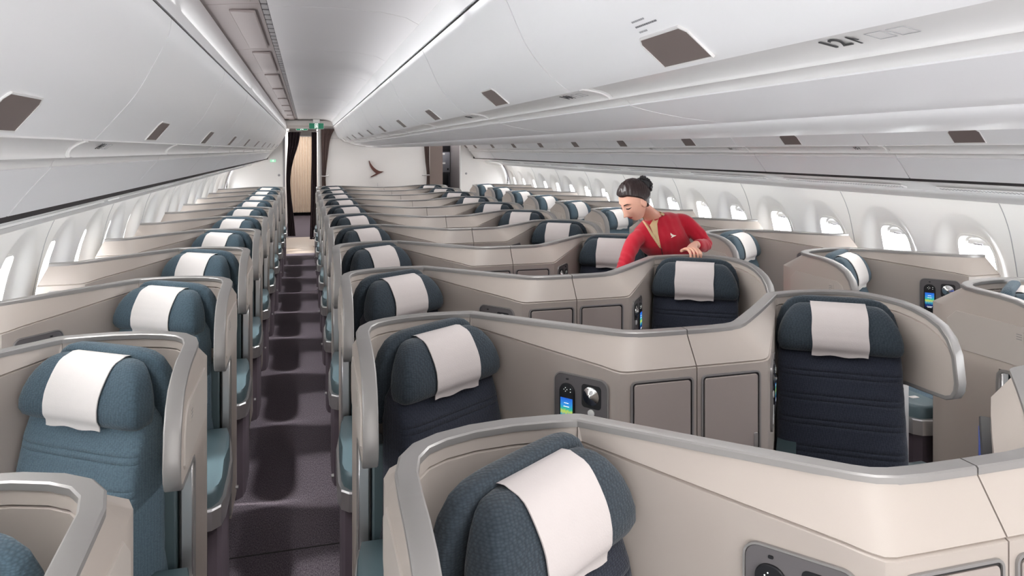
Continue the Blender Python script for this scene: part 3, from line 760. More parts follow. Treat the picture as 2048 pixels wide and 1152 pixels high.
    for (a0, b0), (a1, b1), w in (((.022, -.042), (.034, -.070), .009), ((.034, -.072), (.060, -.074), .006), ((.060, -.076), (.069, -.096), .008)):
        sweep(bm, [O0+D*a0+Zv*b0+N*.0085, O0+D*a1+Zv*b1+N*.0085], [(-w/2, -.0015), (w/2, -.0015), (w/2, .0015), (-w/2, .0015)], nrm=[(Zv*(a1-a0)-D*(b1-b0))]*2)
    fin('seat_control_icon', bm, 'white_plastic', con)
    # locker door in the transverse face
    u0, u1 = (.832, 1.050) if not window else (.832, .968)
    cx_ = (u0+u1)/2; dw = u1-u0; fr2 = (Vector((cx_, -.504, .875)), Vector((1, 0, 0)), Zv, Vector((0, -1, 0)))
    bm = bmesh.new(); frame_ring(bm, rrect(dw, .315, .012, 4), fr2, .006, -.002, .006); fin('locker_frame', bm, 'rail')
    bm = bmesh.new(); slab(bm, rrect(dw, .315, .012, 4), fr2, -.002, .0015); fin('locker_gap', bm, 'gap', smooth=False)
    bm = bmesh.new(); slab(bm, rrect(dw-.012, .303, .010, 4), fr2, .001, .007, .002); ld = fin('locker_door', bm, 'door', ang=30)
    bm = bmesh.new(); slab(bm, rrect(.014, .05, .003, 2), (Vector((u0+.016, -.504, .80)), Vector((1, 0, 0)), Zv, Vector((0, -1, 0))), .006, .011, .001); fin('locker_latch', bm, 'silver', ld)
    # side table ledge below console
    bm = bmesh.new(); slab(bm, [(.46, -.10), (.78, -.51), (.70, -.53), (.44, -.19)], ((0, 0, 0), (1, 0, 0), (0, 1, 0), (0, 0, 1)), .60, .64, .005); fin('side_table', bm, 'vinyl_dark')
    # back of the shell: screen for the seat behind
    A = Vector((.741, -.672, 0)); Nn = Vector((.672, .741, 0)); fr3 = (Vector((.60, -.065, .90)), A, Zv, Nn)
    bm = bmesh.new(); slab(bm, rrect(.40, .27, .012, 3), fr3, -.006, .026, .004); mo = fin('monitor', bm, 'black', ang=30)
    bm = bmesh.new(); slab(bm, rrect(.36, .22, .004, 2), fr3, .026, .0275); fin('monitor_screen', bm, 'monitor', mo, smooth=False)
    return root
PITCH = 1.13; ROW0 = 1.56; NROW = 11
columns = [('left window', -.37, -1, True, 0, 'teal', 'left window suites'),
           ('centre pair, left seat', .20, 1, False, 0, 'navy', 'centre suites on the left side'),
           ('centre pair, right seat', 2.342, -1, False, 0, 'navy', 'centre suites on the right side'),
           ('right window', 2.905, 1, True, 1, 'teal', 'right window suites')]
mats_ = {'teal': ('teal', 'teal_head', 'linen'), 'navy': ('navy', 'navy_head', 'linen2')}
desc = {0: 'teal seat in cream shell by left windows',
        1: 'navy seat in cream shell, left one of centre pair',
        2: 'navy seat in cream shell, right one of centre pair',
        3: 'teal seat in cream shell by right windows'}
for ci, (nm, x, s, win, r0, mk, grp) in enumerate(columns):
    proto = make_suite('airline_seat', s, win, mats_[mk])
    for r in range(r0, NROW):
        o = proto if r == r0 else copy_tree(proto)
        o.location = (x, ROW0+PITCH*r, 0)
        tag(o, '%s, %s row from the camera' % (desc[ci], ORD[r]), 'airline seat', grp)

# ================================================================== REAR BULKHEAD AND WHAT LIES BEHIND
def bx(name, lo, hi, mt, parent=None, bev=0):
    bm = bmesh.new(); box(bm, lo, hi, bev, 2); return obj(name, bm, mt, parent, bev > 0)
T = .05
for lo, hi in (((-1.47, YB, 0), (-.415, YB+T, 2.45)), ((-.415, YB, 2.20), (.255, YB+T, 2.45)), ((.255, YB, 0), (2.32, YB+T, 2.45)),
               ((2.32, YB, 2.14), (2.985, YB+T, 2.45)), ((2.985, YB, 0), (4.02, YB+T, 2.45))):
    struct(bx('wall_rear', lo, hi, 'bulk'))
for x0, x1 in ((-.415, -.375), (.215, .255), (2.32, 2.345), (2.955, 2.985)):
    struct(bx('trim_door_post', (x0, YB-.02, 0), (x1, YB+T+.02, 2.22), 'grey' if x0 < -.3 else 'white_plastic', None, .004))
struct(bx('trim_lintel', (-.40, YB-.10, 2.245), (.50, YB, 2.36), 'bulk', None, .03))
for z0 in (2.02,): struct(bx('trim_bulkhead_joint', (.26, YB-.0025, z0), (2.31, YB, z0+.004), 'pale_ink'))
struct(bx('trim_bulkhead_joint', (1.33, YB-.0025, 0), (1.334, YB, 1.16), 'pale_ink'))
for sd in (-1, 1):      # dark curved edge strip where lining meets the bulkhead
    bm = bmesh.new(); pr = [(CX+sd*(h-.015), z) for h, z in half if z > .3]
    sweep(bm, [(x, YB-.09, z) for x, z in pr], [(-.03, -.006), (.03, -.006), (.03, .006), (-.03, .006)], nrm=[(0, 1, 0)]*len(pr))
    struct(obj('trim_edge', bm, 'grey'))
# vestibule
struct(bx('wall_vestibule', (-.47, YB+T, 0), (-.44, YE, 2.45), 'bulk')); struct(bx('wall_vestibule', (.27, YB+T, 0), (.30, YE, 2.45), 'bulk'))
struct(bx('wall_vestibule', (CX-2.7, YE, 0), (CX+2.7, YE+.05, 2.45), 'bulk'))
struct(bx('ceiling', (-.47, YB+T, 2.40), (.30, YE, 2.43), 'ceiling')); struct(bx('ceiling', (2.3, YB+T, 2.40), (3.1, 16.0, 2.43), 'ceiling'))
struct(bx('wall_vestibule', (2.30, YB+.3, 0), (2.66, 15.5, 2.4), 'taupe_wall')); struct(bx('wall_vestibule', (2.985, YB+T, 0), (3.05, 16, 2.4), 'grey'))
struct(bx('wall_vestibule', (2.3, 16.0, 0), (3.1, 16.03, 2.4), 'grey'))
def curtain(name, label, mt, y, levels, folds, amp, cat='curtain'):
    """levels: (z, x0, x1)"""
    zc = levels[-1][0]; xc = (levels[-1][1]+levels[-1][2])/2
    r = empty(name, (xc, y, 0)); tag(r, label, cat)
    n = folds*10; L = smoothp(levels, 6); bm = bmesh.new(); G = []
    for z, x0, x1 in L:
        G.append([bm.verts.new((x0+(x1-x0)*i/n-xc, amp*sin(2*pi*folds*i/n)+.3*amp*sin(5.1*i/n+z*3), z)) for i in range(n+1)])
    for a, b_ in zip(G, G[1:]):
        for i in range(n): bm.faces.new((a[i], a[i+1], b_[i+1], b_[i]))
    bmesh.ops.recalc_face_normals(bm, faces=bm.faces); ret = bmesh.ops.extrude_face_region(bm, geom=list(bm.faces))
    for v in [g for g in ret['geom'] if isinstance(g, bmesh.types.BMVert)]: v.co.y += .004
    obj('cloth', bm, mt, r, True, 70)
    bm = bmesh.new(); z, x0, x1 = levels[0]; tube(bm, [(x0-xc-.02, 0, z+.012), (x1-xc+.02, 0, z+.012)], .008, 8); obj('curtain_rail', bm, 'grey', r)
    return r
curtain('curtain', 'dark curtain gathered to the left in the doorway at the end of left aisle', 'dark_curtain', YB+.12, [(2.14, -.33, -.10), (1.9, -.33, -.14), (1.6, -.35, -.23), (1.3, -.36, -.28), (1.0, -.355, -.275), (.6, -.34, -.23), (.17, -.33, -.19)], 4, .022)
curtain('curtain', 'dark curtain hanging at the right jamb of the left aisle doorway', 'dark_curtain', YB+.12, [(2.14, .10, .20), (1.6, .10, .20), (1.2, .09, .20), (.7, .085, .20), (.10, .07, .20)], 3, .02)
t = curtain('curtain', 'taupe curtain tied back beside the white wall, right of the left aisle doorway', 'brown', YB-.055, [(2.20, .275, .52), (2.0, .275, .44), (1.7, .28, .40), (1.3, .285, .36), (1.1, .285, .365), (.6, .28, .38), (.1, .28, .40)], 3, .014)
bm = bmesh.new(); tube(bm, [(-.08, -.05, 1.31), (.0, -.055, 1.305), (.04, -.03, 1.31), (.075, .0, 1.325)], .012, 8); obj('tieback', bm, 'silver', t)
t = curtain('curtain', 'brown curtain tied back at the left side of the galley doorway', 'brown', YB-.05, [(2.0, 2.22, 2.33), (1.6, 2.25, 2.33), (1.3, 2.28, 2.34), (.9, 2.26, 2.34), (.1, 2.24, 2.34)], 3, .012)
bm = bmesh.new(); tube(bm, [(-.10, .0, 1.31), (-.04, -.04, 1.305), (.04, -.04, 1.31)], .012, 8); obj('tieback', bm, 'silver', t)
curtain('curtain', 'pale beige floor-length curtain closing the far end of the left aisle', 'beige_curtain', 20.6, [(2.16, -.42, .26), (1.2, -.42, .26), (.10, -.42, .26)], 9, .03)
# emblem on the bulkhead: a sweeping brush-stroke wing
t = empty('wall_emblem', (1.30, YB-.012, 1.42)); tag(t, 'bronze brushstroke bird emblem on the white rear wall', 'emblem')
def emb(pts, k): return [((x-720*0-670)/1466*70*k, -(y-640)/1152*55*k) for x, y in pts]
em = [(365, 265), (405, 270), (440, 360), (500, 450), (580, 545), (680, 630), (780, 685), (880, 708), (985, 710), (900, 765), (800, 810), (680, 868), (580, 905), (480, 950), (440, 940), (540, 875), (620, 828), (680, 790), (610, 745), (530, 660), (460, 560), (410, 450)]
def emblem(bm, s_, fr, d):
    pts = [((x-670)*s_, -(y-640)*s_) for x, y in em]; O, A, B, N = [Vector(v) for v in fr]
    for dd in (0, d):
        pass
    f = bm.faces.new([bm.verts.new(O+A*a+B*b_) for a, b_ in pts]); ret = bmesh.ops.extrude_face_region(bm, geom=[f])
    for v in [g for g in ret['geom'] if isinstance(g, bmesh.types.BMVert)]: v.co += N*d
bm = bmesh.new(); emblem(bm, .477/1000*.97, ((0, 0, 0), (1, 0, 0), (0, 0, 1), (0, -1, 0)), .012); obj('plaque', bm, 'bird', t, False)
# exit signs
def exit_sign(loc, w, h, label, mt='green', stem=True):
    t = empty('exit_sign', loc); tag(t, label, 'exit sign')
    bm = bmesh.new(); slab(bm, rrect(w, h, h*.12, 4), ((0, 0, 0), (1, 0, 0), (0, 0, 1), (0, -1, 0)), -.02, .004, .002); obj('housing', bm, 'white_plastic' if stem else mt, t)
    bm = bmesh.new(); slab(bm, rrect(w*.96, h*.9, h*.1, 4), ((0, 0, 0), (1, 0, 0), (0, 0, 1), (0, -1, 0)), .004, .006); obj('panel', bm, mt, t, False)
    bm = bmesh.new(); k = h
    def poly(p): slab(bm, [(a*k, b*k) for a, b in p], ((0, 0, 0), (1, 0, 0), (0, 0, 1), (0, -1, 0)), .006, .0075)
    for p in ([(-.26, -.38), (-.19, -.38), (-.19, .38), (-.26, .38)], [(.19, -.38), (.26, -.38), (.26, .38), (.19, .38)], [(-.19, .31), (.19, .31), (.19, .38), (-.19, .38)]): poly(p)
    poly([(-.05, .13), (.04, .13), (.06, .2), (.03, .27), (-.03, .27), (-.06, .2)])
    poly([(-.09, .10), (.08, .10), (.06, -.10), (-.04, -.10)]); poly([(.05, .06), (.16, -.02), (.14, -.07), (.04, .0)]); poly([(-.07, .08), (-.16, .0), (-.13, -.05), (-.05, .02)])
    poly([(-.04, -.08), (.02, -.08), (-.02, -.22), (-.14, -.30), (-.16, -.25), (-.08, -.19)]); poly([(.0, -.08), (.06, -.08), (.09, -.20), (.13, -.34), (.08, -.35), (.03, -.22)])
    obj('running_figure', bm, 'glyph', t, False)
    if stem: bm = bmesh.new(); box(bm, (-.06, -.012, h/2), (.06, .012, 2.37-loc[2])); obj('stem', bm, 'white_plastic', t, False)
    return t
exit_sign((.185, 13.95, 2.245), .27, .115, 'green running figure exit sign hanging in front of the left doorway')
exit_sign((-.08, 14.9, 2.235), .22, .10, 'darker green exit sign hanging behind the left doorway lintel')
exit_sign((-.59, YB-.012, 1.60), .10, .05, 'small pale green exit marker on the white wall left of doorway', 'green_pale', False)
for x, lab in ((-.485, 'small round latch on the white wall left of the left doorway'), (3.08, 'small round latch on the white wall right of the galley')):
    bm = bmesh.new(); lathe(bm, [(.0001, 0), (.022, 0), (.022, .006), (.015, .010), (.0001, .010)], (0, 0, 0), (0, -1, 0), 16); o = obj('wall_latch', bm, 'grey'); o.location = (x, YB, 1.33); tag(o, lab, 'latch')
# galley seen through the right doorway
t = empty('galley_unit', (2.82, 15.3, 0)); tag(t, 'dark grey galley cabinet wall seen through the right doorway', 'galley')
bx('cabinet', (-.15, .05, 0), (.15, .6, 2.35), 'steel_dark', t)
bx('upper_locker', (-.14, .03, 1.78), (.15, .05, 2.14), 'black', t, .004)
for z0, z1, mt_ in ((1.38, 1.74, 'steel'), (1.02, 1.35, 'steel'), ): pass
pn = bx('locker_panel', (-.14, .03, 1.32), (.15, .05, 1.75), 'steel', t, .004)
bx('placard', (-.06, .026, 1.70), (.04, .031, 1.735), 'white_plastic', pn); bx('placard', (-.045, .026, 1.50), (.05, .031, 1.535), 'white_plastic', pn)
bx('lock', (.09, .022, 1.37), (.12, .031, 1.41), 'black', pn)
ov = bx('oven', (-.13, .02, 1.05), (.12, .05, 1.30), 'black', t, .004); bx('oven_handle', (-.12, .01, 1.275), (-.08, .025, 1.285), 'silver', ov)
bx('worktop', (-.15, -.05, .96), (.15, .05, 1.0), 'silver', t, .004); bx('cart', (-.13, 0, .02), (.12, .04, .93), 'steel', t, .004)
bx('side_post', (-.155, -.02, 0), (-.145, .06, 2.3), 'silver', t)
# printed notice by the nearest centre latch
t = empty('notice_sticker', (.63, 1.10, 2.01)); tag(t, 'small printed notice above the latch of the nearest centre bin', 'sticker')
p_, d_ = at_prof(cen_door, .66); Nv = Vector((d_[1], 0, -d_[0])); Nv = -Nv if Nv.x > 0 else Nv; upv = Vector((-d_[0], 0, -d_[1])); Xv = upv.cross(Nv)
t.location = (p_[0], 1.21, p_[1])
for i, (w, m_) in enumerate(((.05, 'pale_ink'), (.075, 'mid_ink'), (.03, 'pale_ink'))):
    bm = bmesh.new()
    c0 = Nv*.0012+upv*(.012-.012*i)
    x = -.045
    while x < -.045+w:
        wl = random.uniform(.004, .009); slab(bm, [(x, -.0018), (x+wl, -.0018), (x+wl, .0018), (x, .0018)], (c0, Xv, upv, Nv), 0, .0005); x += wl+.0018
    obj('printed_line', bm, m_, t, False)

# ================================================================== CABIN ATTENDANT leaning over a centre suite
from mathutils.bvhtree import BVHTree
def ev_mesh(o):
    bpy.context.view_layer.update(); dg = bpy.context.evaluated_depsgraph_get()
    me = bpy.data.meshes.new_from_object(o.evaluated_get(dg)); return me
def skin_part(chains, sub=2):
    """chains: list of [(co, r), ...]; each grown separately; returns bmesh with all of them"""
    out = bmesh.new()
    for ch in chains:
        me = bpy.data.meshes.new('tmp'); me.from_pydata([c for c, r in ch], [(i, i+1) for i in range(len(ch)-1)], [])
        o = bpy.data.objects.new('tmp', me); COL.objects.link(o)
        o.modifiers.new('s', 'SKIN'); sv = me.skin_vertices[0].data
        for v, (c, r) in zip(sv, ch): v.radius = (r, r) if not isinstance(r, tuple) else r
        sv[0].use_root = True
        m_ = o.modifiers.new('u', 'SUBSURF'); m_.levels = sub; m_.render_levels = sub
        e = ev_mesh(o); out.from_mesh(e); bpy.data.objects.remove(o); bpy.data.meshes.remove(e)
    return out
def remesh(bm, vox, smooth=3, fac=.5):
    me = bpy.data.meshes.new('tmp'); bmesh.ops.recalc_face_normals(bm, faces=bm.faces); bm.to_mesh(me); bm.free()
    o = bpy.data.objects.new('tmp', me); COL.objects.link(o)
    r = o.modifiers.new('r', 'REMESH'); r.mode = 'VOXEL'; r.voxel_size = vox; r.adaptivity = 0
    if smooth: m_ = o.modifiers.new('s', 'SMOOTH'); m_.iterations = smooth; m_.factor = fac
    e = ev_mesh(o); bpy.data.objects.remove(o); bpy.data.meshes.remove(me); return e
def ering(c, lat, w, d, n=28, p=2.3, front=1.0):
    lat = Vector(lat).normalized(); upv = Vector((0, 0, 1)); fw = lat.cross(upv).normalized()   # to the front (towards -y)
    out = []
    for k in range(n):
        t = 2*pi*k/n; ca, sa = cos(t), sin(t)
        a = w*math.copysign(abs(ca)**(2/p), ca); b_ = d*math.copysign(abs(sa)**(2/p), sa)
        if b_ > 0: b_ *= front
        out.append(Vector(c)+lat*a+fw*b_)
    return out
ORG = Vector((2.56, 4.30, 0))
HC = Vector((1.930, 4.065, 1.490))                 # head centre
hl = Vector((-.974, -.243, 0)).normalized()       # heading of the face
pit = radians(31)
hf = hl*cos(pit)+Vector((0, 0, -1))*sin(pit); hu = hl*sin(pit)+Vector((0, 0, 1))*cos(pit); hx = hf.cross(hu)
HSC = 1.05
def head_pt(d, off=0.0):
    """unit direction (x lateral, y forward, z up) -> local head surface"""
    x, y, z = d
    px, py, pz = x*.073, y*(.088 if y > 0 else .100), z*.118
    if pz > 0: px *= 1+.03*(pz/.118)
    if z < -.05:
        t = min(1, (-z-.05)/.95)
        px *= 1-.42*t**1.3
        if y < 0: py *= 1-.75*t**.9
        else: py *= 1+.08*t
    if y < 0 and z > -.3: pz += .008*(-y)
    g = lambda a, b, s_: math.exp(-((a-b)/s_)**2)
    if y > 0:
        # flatten the face, then features
        py *= 1-.10*(1-abs(x))*max(0, z+.1)*.6
        nz = 0
        if .022 > pz > -.046: nz = .024*((.022-pz)/.068)**1.25
        elif pz <= -.046: nz = .024*g(pz, -.046, .0075)
        py += nz*g(px, 0, .0095+.004*max(0, (-pz)/.05))
        py += .006*g(px, 0, .016)*g(pz, -.046, .010)
        py -= .0085*(g(px, .030, .014)+g(px, -.030, .014))*g(pz, .006, .012)
        py += .0045*g(abs(px), .028, .02)*g(pz, .027, .009)
        py += .0045*(g(px, .030, .010)+g(px, -.030, .010))*g(pz, .002, .007)
        py += .0065*g(px, 0, .020)*g(pz, -.064, .0065)+.0065*g(px, 0, .018)*g(pz, -.077, .006)-.0035*g(px, 0, .022)*g(pz, -.0705, .0022)
        py += .008*g(px, 0, .020)*g(pz, -.105, .013)
        py += .005*g(abs(px), .040, .018)*g(pz, -.035, .022)
    v = Vector((px, py, pz))
    if off: v += Vector((x, y, z))*off
    return v
def h2w(v): return HC+(hx*v[0]+hf*v[1]+hu*v[2])*HSC
def head_bm(offf=None, sub=6):
    b_ = bmesh.new(); bmesh.ops.create_icosphere(b_, subdivisions=sub, radius=1)
    for v in b_.verts:
        d = v.co.normalized(); p = head_pt(d, offf(d) if offf else 0); v.co = h2w(p)
    return b_
# --- skin body: head, neck, chest, arms, hands, legs in one surface
body = head_bm(None, 5)
def addbm(dst, src):
    me = bpy.data.meshes.new('t'); src.to_mesh(me); dst.from_mesh(me); bpy.data.meshes.remove(me); src.free()
for sx in (-1, 1):      # ears
    b_ = bmesh.new(); bmesh.ops.create_icosphere(b_, subdivisions=3, radius=1)
    for v in b_.verts:
        x, y, z = v.co; r_ = sqrt(y*y+z*z)
        dish = -.005*math.exp(-(r_/.5)**2) if x*sx > 0 else 0
        p = Vector((sx*(.070+.004)+x*.008+sx*dish, -.006+y*.017-z*.006*0-.004*z, -.012+z*.031+y*.004)); p.x += sx*.006*(1 if y < 0 else 0)*abs(y)
        v.co = h2w(p)
    addbm(body, b_)
SHL = Vector((2.325, 4.22, 1.378)); SHR = Vector((1.985, 4.165, 1.262))
lat = (SHL-SHR).normalized()
neckb = Vector((2.135, 4.205, 1.372)); necktop = h2w(Vector((0, -.030, -.045)))
b_ = bmesh.new(); loops(b_, [ering(c, l, w, d, 24, 2) for c, l, w, d in (
    (Vector((2.16, 4.22, 1.28)), lat, .12, .07), (Vector((2.145, 4.21, 1.335)), lat, .095, .058), (neckb, lat, .060, .052),
    (neckb.lerp(necktop, .35), lat, .050, .050), (neckb.lerp(necktop, .7), lat, .047, .050), (necktop, lat, .045, .048))]); addbm(body, b_)
EL = Vector((2.472, 4.125, 1.185)); WL = Vector((2.285, 3.965, 1.222)); ER = Vector((1.868, 4.06, 1.105)); WR = Vector((1.765, 3.985, .905))
addbm(body, skin_part([[(SHL, .040), (SHL.lerp(EL, .5), .038), (EL, .034), (EL.lerp(WL, .4), .032), (WL, .023)],
                       [(SHR, .040), (SHR.lerp(ER, .5), .038), (ER, .034), (ER.lerp(WR, .4), .032), (WR, .023)],
                       [(Vector((2.49, 4.32, .92)), .085), (Vector((2.50, 4.30, .55)), .062), (Vector((2.51, 4.30, .48)), .052), (Vector((2.515, 4.31, .30)), .048), (Vector((2.52, 4.32, .10)), .032), (Vector((2.52, 4.27, .045)), .032), (Vector((2.52, 4.19, .035)), .026)],
                       [(Vector((2.66, 4.34, .92)), .085), (Vector((2.68, 4.34, .55)), .062), (Vector((2.69, 4.34, .48)), .052), (Vector((2.70, 4.35, .30)), .048), (Vector((2.71, 4.36, .10)), .032), (Vector((2.71, 4.31, .045)), .032), (Vector((2.71, 4.23, .035)), .026)]]))
# left hand: palm lies behind the shell, fingers fold over the rail
rail_z = 1.187
def hand_left():
    kx = [2.176, 2.1985, 2.221, 2.242]; ky = [3.872, 3.868, 3.870, 3.876]
    b_ = bmesh.new()
    W0 = WL; cc = Vector((2.212, 3.872, 1.206))
    rings = []
    for t, w, h in ((0, .024, .018), (.15, .026, .018), (.4, .034, .017), (.75, .040, .015), (1, .040, .012)):
        c = W0.lerp(cc, t)+Vector((0, 0, .004*sin(pi*t))); dirv = (cc-W0).normalized(); la = Vector((1, .10, 0)).normalized()
        n_ = la.cross(dirv).normalized()
        rings.append([c+la*w*math.copysign(abs(cos(q))**.8, cos(q))+n_*h*math.copysign(abs(sin(q))**.8, sin(q)) for q in [2*pi*i/16 for i in range(16)]])
    loops(b_, rings)
    ch = []
    for i, (x, y) in enumerate(zip(kx, ky)):
        L = (1.0, 1.06, 1.02, .86)[i]
        ch.append([(Vector((x, y+.02, 1.206)), .0098), (Vector((x-.001, y-.008, 1.213)), .0102), (Vector((x-.003, y-.040*L, 1.2085)), .0090), (Vector((x-.004, 3.808-.002*i, 1.192)), .0086),
                   (Vector((x-.005, 3.8025, 1.172-.004*(L-.9)*10)), .0080), (Vector((x-.005, 3.805, 1.160-.012*(L-.86)*5)), .0066)])
    ch.append([(Vector((2.215, 3.915, 1.205)), .012), (Vector((2.182, 3.900, 1.203)), .0115), (Vector((2.150, 3.876, 1.201)), .0098), (Vector((2.134, 3.850, 1.2005)), .0078)])
    addbm(b_, skin_part(ch)); return b_
addbm(body, hand_left())
def hand_right():
    d = (WR-ER).normalized(); la = Vector((.5, -.86, 0)); la = (la-d*la.dot(d)).normalized(); n_ = d.cross(la)
    b_ = bmesh.new(); rings = []
    for t, w, h in ((0, .024, .018), (.03, .030, .017), (.06, .037, .015), (.085, .038, .012)):
        c = WR+d*t; rings.append([c+la*w*cos(q)+n_*h*sin(q) for q in [2*pi*i/16 for i in range(16)]])
    loops(b_, rings); ch = []
    for i in range(4):
        k = WR+d*.078+la*(-.029+.0193*i); L = (.85, 1, 1.05, .95)[i]
        ch.append([(k-d*.012, .0095), (k+d*.012, .0095), (k+d*.040*L+n_*.006, .0085), (k+d*.060*L+n_*.018, .0078), (k+d*.072*L+n_*.030, .0065)])
    k = WR+d*.02+la*.026; ch.append([(k, .012), (k+d*.025+la*.018, .011), (k+d*.050+la*.024+n_*.01, .0095), (k+d*.068+la*.020+n_*.016, .0075)])
    addbm(b_, skin_part(ch)); return b_
addbm(body, hand_right())
person = empty('person', ORG); tag(person, 'cabin attendant in a red jacket, dark hair in a bun, leaning over a seat shell', 'person')
def pobj(name, me_or_bm, mt, parent=person, ang=180):
    if isinstance(me_or_bm, bmesh.types.BMesh):
        me = bpy.data.meshes.new(name); bmesh.ops.recalc_face_normals(me_or_bm, faces=me_or_bm.faces); me_or_bm.to_mesh(me); me_or_bm.free()
    else: me = me_or_bm; me.name = name
    me.transform(Matrix.Translation(-ORG)); me.materials.clear()
    return link(name, me, mt, parent, True, ang)
skin_me = remesh(body, .0030, 2, .4); bv_me = skin_me.copy()
bodyo = pobj('body', skin_me, 'skin')
def bvh_of(me):
    return BVHTree.FromPolygons([v.co.copy() for v in me.vertices], [tuple(p.vertices) for p in me.polygons])
skin_bvh = bvh_of(bv_me)
def decal(name, bvh, fr, poly, off, mt, parent, th=.0012, sub=3):
    """thin patch laid on a surface: polygon (a,b) seen along -N"""
    O, A, B, N = [Vector(v) for v in fr]
    b_ = bmesh.new(); f = b_.faces.new([b_.verts.new((a, b2, 0)) for a, b2 in poly])
    bmesh.ops.triangulate(b_, faces=[f])
    for _ in range(sub): bmesh.ops.subdivide_edges(b_, edges=b_.edges[:], cuts=1)
    bmesh.ops.triangulate(b_, faces=b_.faces[:])
    bad = []
    for v in b_.verts:
        p = O+A*v.co.x+B*v.co.y+N*.3
        h_, n_, i_, d_ = bvh.ray_cast(p, -N)
        if h_ is None: bad.append(v); continue
        v.co = h_+N*off
    if bad: bmesh.ops.delete(b_, geom=bad, context='VERTS')
    bmesh.ops.recalc_face_normals(b_, faces=b_.faces)
    ret = bmesh.ops.extrude_face_region(b_, geom=b_.faces[:])
    for v in [g for g in ret['geom'] if isinstance(g, bmesh.types.BMVert)]: v.co -= N*th
    return pobj(name, b_, mt, parent)
FF = (HC, hx, hu, hf)
for sx in (-1, 1):
    k = lambda a, b_: (sx*a*HSC, b_*HSC)
    decal('eye', skin_bvh, FF, [k(.015, .000), k(.021, -.0055), k(.030, -.0085), k(.039, -.0070), k(.050, .0015), k(.039, -.0005), k(.030, -.0018), k(.022, .0004)], .0010, 'eye', bodyo, sub=2)
    decal('eyebrow', skin_bvh, FF, [k(.012, .0165), k(.024, .0205), (sx*.036*HSC, .0225*HSC), k(.052, .0180), k(.037, .0280), k(.024, .0275), k(.012, .0235)], .0009, 'hair', bodyo, sub=2)
decal('lips', skin_bvh, FF, [(-.024, -.067), (-.014, -.0635), (-.005, -.0612), (0, -.0622), (.005, -.0612), (.014, -.0635), (.024, -.067), (.014, -.0775), (0, -.0825), (-.014, -.0775)], .0008, 'lip', bodyo, sub=3)
# --- hair
def sst(a, b_, x): t = max(0, min(1, (x-a)/(b_-a))); return t*t*(3-2*t)
def hairoff(d):
    p = head_pt(d); y = p.y; z = p.z
    if y > .055: h_ = .066
    elif y > -.004: h_ = .012+(.066-.012)*((y+.004)/.059)**.8
    elif y > -.03: h_ = .012-(.07)*((-.004-y)/.026)
    else: h_ = -.060
    part = .004*math.exp(-((p.x-.018)/.006)**2) if y > 0 else 0
    m_ = sst(h_-.004, h_+.006, z)
    strand = .0010*sin(p.x*260+p.y*90)+.0008*sin(p.y*330+p.z*240)
    return -.010+m_*(.022-part+strand+.006*max(0, -y/.1))
pobj('hair', head_bm(hairoff, 6), 'hair')
b_ = bmesh.new(); random.seed(3); BC = Vector((-.004, -.116, .040))
bmesh.ops.create_icosphere(b_, subdivisions=3, radius=1)
for v in b_.verts: v.co = h2w(BC+Vector((v.co.x*.034, v.co.y*.024, v.co.z*.036)))
for i in range(46):
    th = random.uniform(0, 2*pi); ph = random.uniform(-.2, 1.45)
    r_ = .040+random.uniform(-.003, .007)
    c = BC+Vector((r_*cos(ph)*cos(th), -r_*.62*sin(ph)-.002, r_*1.05*cos(ph)*sin(th)))
    q = bmesh.new(); bmesh.ops.create_icosphere(q, subdivisions=2, radius=1); s3 = [random.uniform(.006, .012) for _ in range(3)]
    for v in q.verts: v.co = h2w(c+Vector((v.co.x*s3[0], v.co.y*s3[1], v.co.z*s3[2])))
    addbm(b_, q)
pobj('hair_bun', remesh(b_, .0028, 1, .3), 'bun')
# --- jacket
b_ = bmesh.new()
loops(b_, [ering(c, l, w, d, 32, 2.4, fr_) for c, l, w, d, fr_ in (
    (Vector((2.575, 4.33, .84)), (1, .05, .02), .178, .125, 1), (Vector((2.56, 4.32, .92)), (1, .05, .04), .168, .120, 1), (Vector((2.50, 4.30, 1.00)), (1, .08, .10), .140, .110, 1),
    (Vector((2.40, 4.28, 1.07)), (.98, .1, .18), .132, .108, 1), (Vector((2.30, 4.26, 1.13)), (.97, .12, .22), .142, .112, 1.06), (Vector((2.235, 4.245, 1.19)), lat, .155, .116, 1.14),
    (Vector((2.195, 4.235, 1.235)), lat, .165, .116, 1.16), (Vector((2.17, 4.222, 1.28)), lat, .172, .108, 1.05), (Vector((2.157, 4.21, 1.315)), lat, .176, .092, 1), (Vector((2.152, 4.205, 1.338)), lat, .165, .078, 1),
    (Vector((2.147, 4.205, 1.358)), lat, .125, .066, 1), (Vector((2.143, 4.205, 1.374)), lat, .082, .060, 1))])
addbm(b_, skin_part([[(Vector((2.27, 4.215, 1.318)), .050), (SHL+Vector((-.01, 0, -.018)), .058), (SHL.lerp(EL, .30)+Vector((.012, 0, 0)), .058), (SHL.lerp(EL, .62)+Vector((.006, 0, 0)), .054), (EL+Vector((.003, 0, 0)), .050), (EL.lerp(WL, .3), .046), (EL.lerp(WL, .62), .040), (EL.lerp(WL, .86), .034)],
                     [(Vector((2.05, 4.185, 1.268)), .050), (SHR+Vector((.012, 0, -.014)), .056), (SHR.lerp(ER, .35), .054), (SHR.lerp(ER, .7), .050), (ER, .047), (ER.lerp(WR, .35), .044), (ER.lerp(WR, .65), .038), (ER.lerp(WR, .9), .033)]]))
